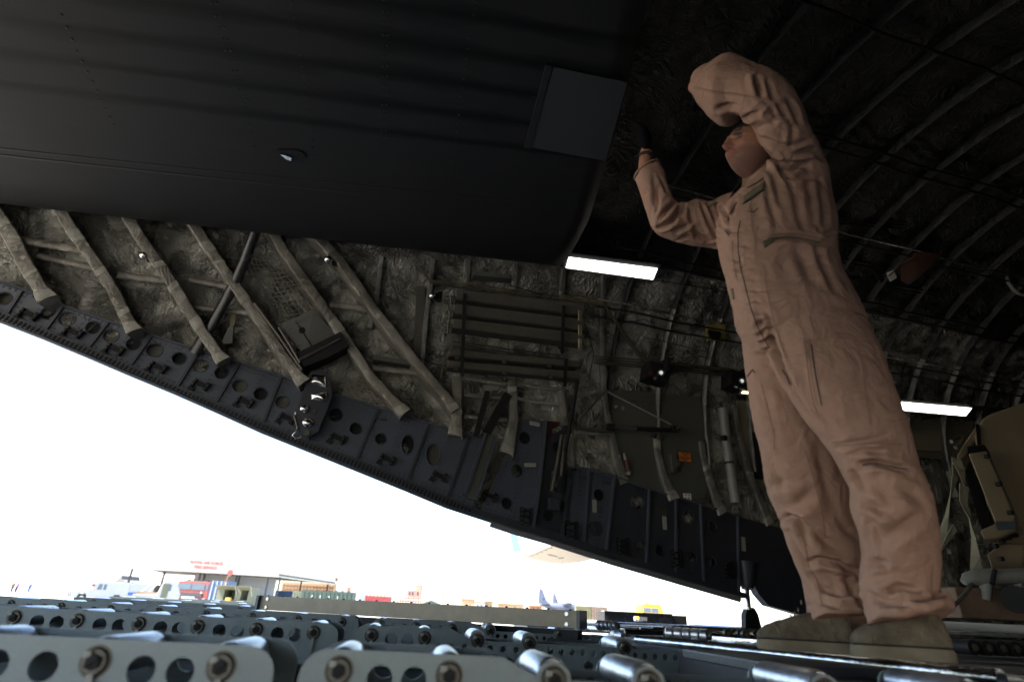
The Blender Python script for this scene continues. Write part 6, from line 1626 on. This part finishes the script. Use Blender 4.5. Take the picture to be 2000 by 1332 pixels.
mb=MB(); obx(mb,792,809,200,3.2,5.3,3); mb.build('lower_cabin',mP,e); mb=MB(); obx(mb,808.3,820,200,3.2,6.6,3); mb.build('upper_cabin',mP,e); mb=MB(); obx(mb,808,820.4,200,6.6,6.9,3); mb.build('cabin_roof',mBr,e)
for x in (796,802,812): 
    mb=MB(); obx(mb,x,x+3,199.9,3.9,4.9,.1); mb.build('window',mDk,e)
mb=MB()
for x in range(776,822,5): obx(mb,x,x+1.2,200,0,3.2 if x>790 else 2.6,.4)
for z in (1.0,1.9,2.8): obx(mb,778,821,200,z,z+.25,.4)
mb.build('support_frame',mR1,e)
e=empty('green_tent',OD(840,150),'low dark green tent with a pale open front','tent')
mb=MB(); a=OD(825,150);b=OD(856,150); mb.prism([a,b,b+ZZ*1.6,(a+b)/2+ZZ*2.3,a+ZZ*1.6],Vector((0,5,0))); mb.build('tent_body',mG1,e); mb=MB(); obx(mb,832,852,149.9,0,1.3,.08); mb.build('tent_opening',mW,e)
for x0,x1,D,z1,m,lab in ((900,925,230,3.6,mTan2,'sand coloured hut left of its paler neighbour'),(926,946,225,2.8,mW,'small white hut between two sand coloured ones'),(947,962,230,3.2,mTan2,'narrow sand coloured hut beside the small white one'),(972,1022,240,2.7,mTan2,'long low tan building left of the parked aircraft tails'),(1034,1058,180,2.2,mBr,'low rusty container just below the aircraft tails')):
    e=empty('low_hut',OD((x0+x1)/2,D),lab,'hut'); mb=MB(); obx(mb,x0,x1,D,0,z1,5); mb.build('wall',m,e); mb=MB(); obx(mb,x0-.5,x1+.5,D-.3,z1,z1+.25,5.6); mb.build('roof',mBr,e)
    for q in (.3,.65):
        mb=MB(); xx=x0+(x1-x0)*q; obx(mb,xx,xx+2.2,D-.05,1.0,2.0,.08); mb.build('window',mDk,e)
container('mottled_green_container',1125,1155,125,0,2.45,2.4,mGB,'mottled green brown container behind the beam end, left of its brown twin',ribs=6)
e,a,b,n=container('brown_container',1155.6,1186,125,0,2.45,2.4,mat('grey_brown_steel',(.17,.12,.09),.7,0,.25,2),'grey brown container beside the mottled green one, left of the black chest',ribs=6)
mb=MB(); mb.box(a+(b-a)*.75-n*.09+ZZ*1.2,(.9,.04,1.2),(b-a,n,ZZ)); mb.build('white_poster',mW,e)
# yellow truck
mY=mat('yellow_cab',(.80,.38,.02),.5,0,.05,3)
vehicle('yellow_truck',1254,1297,97,0,2.9,5,mY,'yellow truck cab showing above the black chest','truck',
 [(0,.7),(0,1.6),(.06,2.75),(.12,2.95),(.85,2.95),(.93,2.4),(1,1.5),(1,.7)],[[(.06,1.75),(.10,2.4),(.42,2.4),(.42,1.75)],[(.45,1.75),(.45,2.4),(.76,2.4),(.76,1.75)]],[(.15,.5),(.85,.5)],
 lambda e,a,dn,n,L:(MB().box(a+dn*L*.35+n*1+ZZ*3.05,(.3,.3,.2),(dn,n,ZZ)).build('beacon',mRed,e)))
# mast
for x,D,z,lab in ((652,150,6.2,'thin mast above the brown screen'),(863,190,4.8,'short thin post with a small lamp right of the cabins')):
    e=empty('lamp_mast',OD(x,D),lab,'mast'); mb=MB(); mb.tube([OD(x,D,0),OD(x,D,z)],.09,8); mb.build('pole',mTan2,e); mb=MB(); mb.box(OD(x,D,z-.3),(.5,.3,.8)); mb.build('lamp_head',mBr,e)
# people far left
def figure(x,D,Hh,m1,m2,lab,lean):
    p=OD(x,D); me=bpy.data.meshes.new('person'); ed=[];vv=[(0,0,1.62),(0,0,1.42),(0,0,.95),(-.1,0,.5),(-.13,.05,.03),(.1,0,.5),(.13,-.05,.03),(-.22,0,1.38),(-.27,.03,1.1),(-.26,-.05,.85),(.22,0,1.38),(.27,.03,1.1),(.26,-.05,.85),(0,0,1.74)]
    ed=[(13,0),(0,1),(1,2),(2,3),(3,4),(2,5),(5,6),(1,7),(7,8),(8,9),(1,10),(10,11),(11,12)]
    rr=[.10,.12,.17,.09,.06,.09,.06,.07,.055,.045,.07,.055,.045,.08]
    me.from_pydata([(q[0]+lean*q[2],q[1],q[2]) for q in vv],ed,[]); o=bpy.data.objects.new('person',me); COL.objects.link(o)
    sk=o.modifiers.new('s','SKIN'); 
    for i,sv in enumerate(me.skin_vertices[0].data): sv.radius=(rr[i],rr[i]); sv.use_root=(i==2)
    o.modifiers.new('ss','SUBSURF').levels=1
    dg=bpy.context.evaluated_depsgraph_get(); m2_=bpy.data.meshes.new_from_object(o.evaluated_get(dg)); bpy.data.objects.remove(o)
    m2_.name='person'; m2_.materials.clear(); m2_.materials.append(m1); m2_.materials.append(m2); m2_.materials.append(M['skin'])
    for pl in m2_.polygons:
        z=sum(m2_.vertices[v].co.z for v in pl.vertices)/len(pl.vertices); pl.material_index=1 if z<.95 else (2 if z>1.5 else 0)
    o=bpy.data.objects.new('person',m2_); COL.objects.link(o); o.location=p; tag(o,lab,'person'); smooth(m2_)
figure(27,112,1.75,mat('brown_jacket',(.12,.07,.05),.8),mat('dark_trousers',(.04,.04,.06),.8),'distant person in brown jacket at the far left of the apron',.0)
figure(35,114,1.75,mat('violet_shirt',(.22,.12,.35),.8),M['black'],'distant person in violet shirt standing right beside the brown jacket',.05)
figure(60,116,1.75,mat('blue_coverall',(.05,.10,.45),.8),mat('blue_coverall_legs',(.05,.10,.45),.8),'distant lone person in bright blue coverall',.0)
# tented grey hill-like shelter behind the car
e=empty('grey_marquee',OD(222,120),'grey peaked marquee roof behind the white car','marquee')
a=OD(203,120);b=OD(250,120); mb=MB(); pk=a.lerp(b,.55)
P=[a+ZZ*2.3,a.lerp(b,.25)+ZZ*2.7,a.lerp(b,.45)+ZZ*3.1,pk+ZZ*3.9,a.lerp(b,.62)+ZZ*3.2,a.lerp(b,.8)+ZZ*2.9,b+ZZ*2.7,b+ZZ*0,a]
mb.prism(P,Vector((0,6,0))); mb.build('marquee_cloth',mat('grey_canvas',(.20,.19,.18),.9),e)
mb=MB(); obx(mb,250,300,121,0,2.5,5); mb.build('marquee_side',mat('grey_canvas_wall',(.16,.16,.15),.9),e)
# parked transport aircraft : two fins
mJ=mat('haze_grey_aircraft',(.095,.11,.16),.5,0,.06,.3)
def herc(x,D,ztop,zb,fw,lab,full):
    e=empty('parked_transport_aircraft',OD(x+12,D),lab,'aircraft','grey transport aircraft parked across the apron')
    a=OD(x,D); X=Vector((1,0,0)); k=D*.905/1111
    mb=MB(); mb.prism([a+ZZ*zb,a+X*fw*k+ZZ*(zb+.3),a+X*(fw*.62)*k+ZZ*(zb+1.6),a+X*(fw*.30)*k+ZZ*(ztop-.4),a+X*(fw*.22)*k+ZZ*ztop,a+X*(fw*.08)*k+ZZ*ztop,a+X*(fw*.04)*k+ZZ*(ztop-.8)],Vector((0,.5,0))); mb.build('tail_fin',mJ,e)
    if full:
        mb=MB(); P=[a+X*s*k+ZZ*z+Vector((0,.3,0)) for s,z in ((2,3.9),(10,3.8),(25,3.3),(45,3.0),(70,3.0),(80,2.8))]; mb.tube(P,[.3,.9,1.7,2.1,2.1,.8],16); mb.build('fuselage',mJ,e,sm=60)
        mb=MB(); mb.prism([a+X*6*k+ZZ*zb,a+X*22*k+ZZ*zb,a+X*20*k+ZZ*zb+Vector((0,-7,0)),a+X*9*k+ZZ*zb+Vector((0,-7,0))],ZZ*.25); mb.build('tailplane',mJ,e)
        mb=MB(); mb.prism([a+X*46*k+ZZ*4.9,a+X*62*k+ZZ*4.9,a+X*58*k+ZZ*5.0+Vector((0,-18,0)),a+X*50*k+ZZ*5.0+Vector((0,-18,0))],ZZ*.35); mb.build('wing',mJ,e)
        for q in (6,11):
            mb=MB(); mb.tube([a+X*46*k+ZZ*4.6+Vector((0,-q,0)),a+X*62*k+ZZ*4.6+Vector((0,-q,0))],[.45,.6],12); mb.build('engine',mJ,e,sm=60)
    vs,fs=text_geo('YJ' if full else 'YJ',1.3,.02); mb=MB(); mb.add([a+X*(fw*.38)*k+X*v[0]+ZZ*(zb+2.6+v[1])+Vector((0,-.05,0)) for v in vs],fs); mb.build('tail_code',mat('pale_grey_code',(.16,.18,.23),.6),e)
herc(1051,340,11.9,4.3,27,'nearer grey transport aircraft with the larger tail fin and full fuselage',True)
herc(1079,400,11.4,4.6,18,'farther grey transport aircraft, smaller tail fin just right of the larger one',False)
# neighbouring jet wing with winglet
mWg=mat('wing_underside_beige',(.30,.26,.21),.5,0,.08,.5)
JW=empty('neighbouring_jet',OD(1100,66),'large parked jet, only its beige wingtip and pale winglet show below the sill','jet')
zw=4.9
Wp=[(1000,1085),(1012,1084.5),(1035,1084),(1060,1073),(1090,1061),(1180,1028),(1300,985),(1420,1010),(1300,1050),(1170,1088),(1145,1095),(1130,1098.5),(1110,1101),(1095,1101.2),(1080,1100.5),(1060,1097),(1040,1092),(1025,1088.5)]
P=[atz(x,y,zw) for x,y in Wp]
mb=MB(); mb.prism(P,ZZ*.35); mb.build('wing',mWg,JW)
wl=P[0]; zr=(P[2]-P[0])
a0=atz(1004,1084.6,zw+.1);a1=atz(1021,1084.4,zw+.1); up=Vector((-.25,.1,1)).normalized()*3.0
mb=MB(); mb.prism([a0,a1,a1+up-(a1-a0)*.25,a0+up],Vector((0,.15,0))); mb.build('winglet',mat('winglet_pale_blue',(.10,.20,.30),.5),JW)
mb=MB(); q=atz(1098,1101,zw); mb.tube([q,q-ZZ*.25,q-ZZ*.5],[.05,.09,.02],8); mb.build('static_fitting',mDk,JW)
for x0,y0,x1,y1 in ((1072,1083,1088,1087),(1092,1090,1100,1089)):
    mb=MB(); mb.tube([atz(x0,y0,zw-.03),atz(x1,y1,zw-.03)],.12,6,flat=(ZZ,.2)); mb.build('wing_panel_mark',mDk,JW)
mb=MB()
for i in range(7):
    x=1037+9*i; mb.box(atz(x,1084-i*3.6,zw-.02),(.5,.15,.05))
mb.build('leading_edge_mark',mDk,JW)
mb=MB(); f0=atz(1380,1000,zw+.2); mb.tube([f0+Vector((-14,6,0)),f0+Vector((-6,10,-.6)),f0+Vector((4,16,-.8)),f0+Vector((30,34,-.8))],[.4,2.2,2.8,2.8],20); mb.v=[(v[0]+16,v[1],v[2]) for v in mb.v]; mb.build('fuselage',mJ,JW,sm=60)
# ================================================================== LIGHT
w=bpy.data.worlds.new('World'); scene.world=w; w.use_nodes=True; nt=w.node_tree
bg=nt.nodes['Background']; sk=nt.nodes.new('ShaderNodeTexSky'); sk.sky_type='NISHITA'; sk.sun_disc=False
SE,SA=R_(56),R_(252)     # elevation, direction the sun stands in (compass style, from +Y clockwise)
sk.sun_elevation=SE; sk.sun_rotation=SA; sk.dust_density=1.2; sk.air_density=1.0; sk.altitude=50
nt.links.new(sk.outputs[0],bg.inputs['Color']); bg.inputs['Strength'].default_value=.15
sd=bpy.data.lights.new('sun','SUN'); sd.energy=5; sd.angle=R_(.5); sd.color=(1,.95,.87)
so=bpy.data.objects.new('sun',sd); COL.objects.link(so)
sv=Vector((math.sin(SA)*math.cos(SE),math.cos(SA)*math.cos(SE),math.sin(SE))); so.rotation_euler=sv.to_track_quat('Z','Y').to_euler(); so.location=(0,0,60)
vs_=scene.view_settings; vs_.view_transform='Standard'; vs_.look='None'; vs_.gamma=1; vs_.exposure=EXPO; vs_.use_curve_mapping=False
scene.render.film_transparent=False
cy=scene.cycles; cy.use_denoising=True; cy.max_bounces=8; cy.diffuse_bounces=5; cy.glossy_bounces=4; cy.sample_clamp_indirect=8
try: cy.denoiser='OPENIMAGEDENOISE'
except Exception: pass
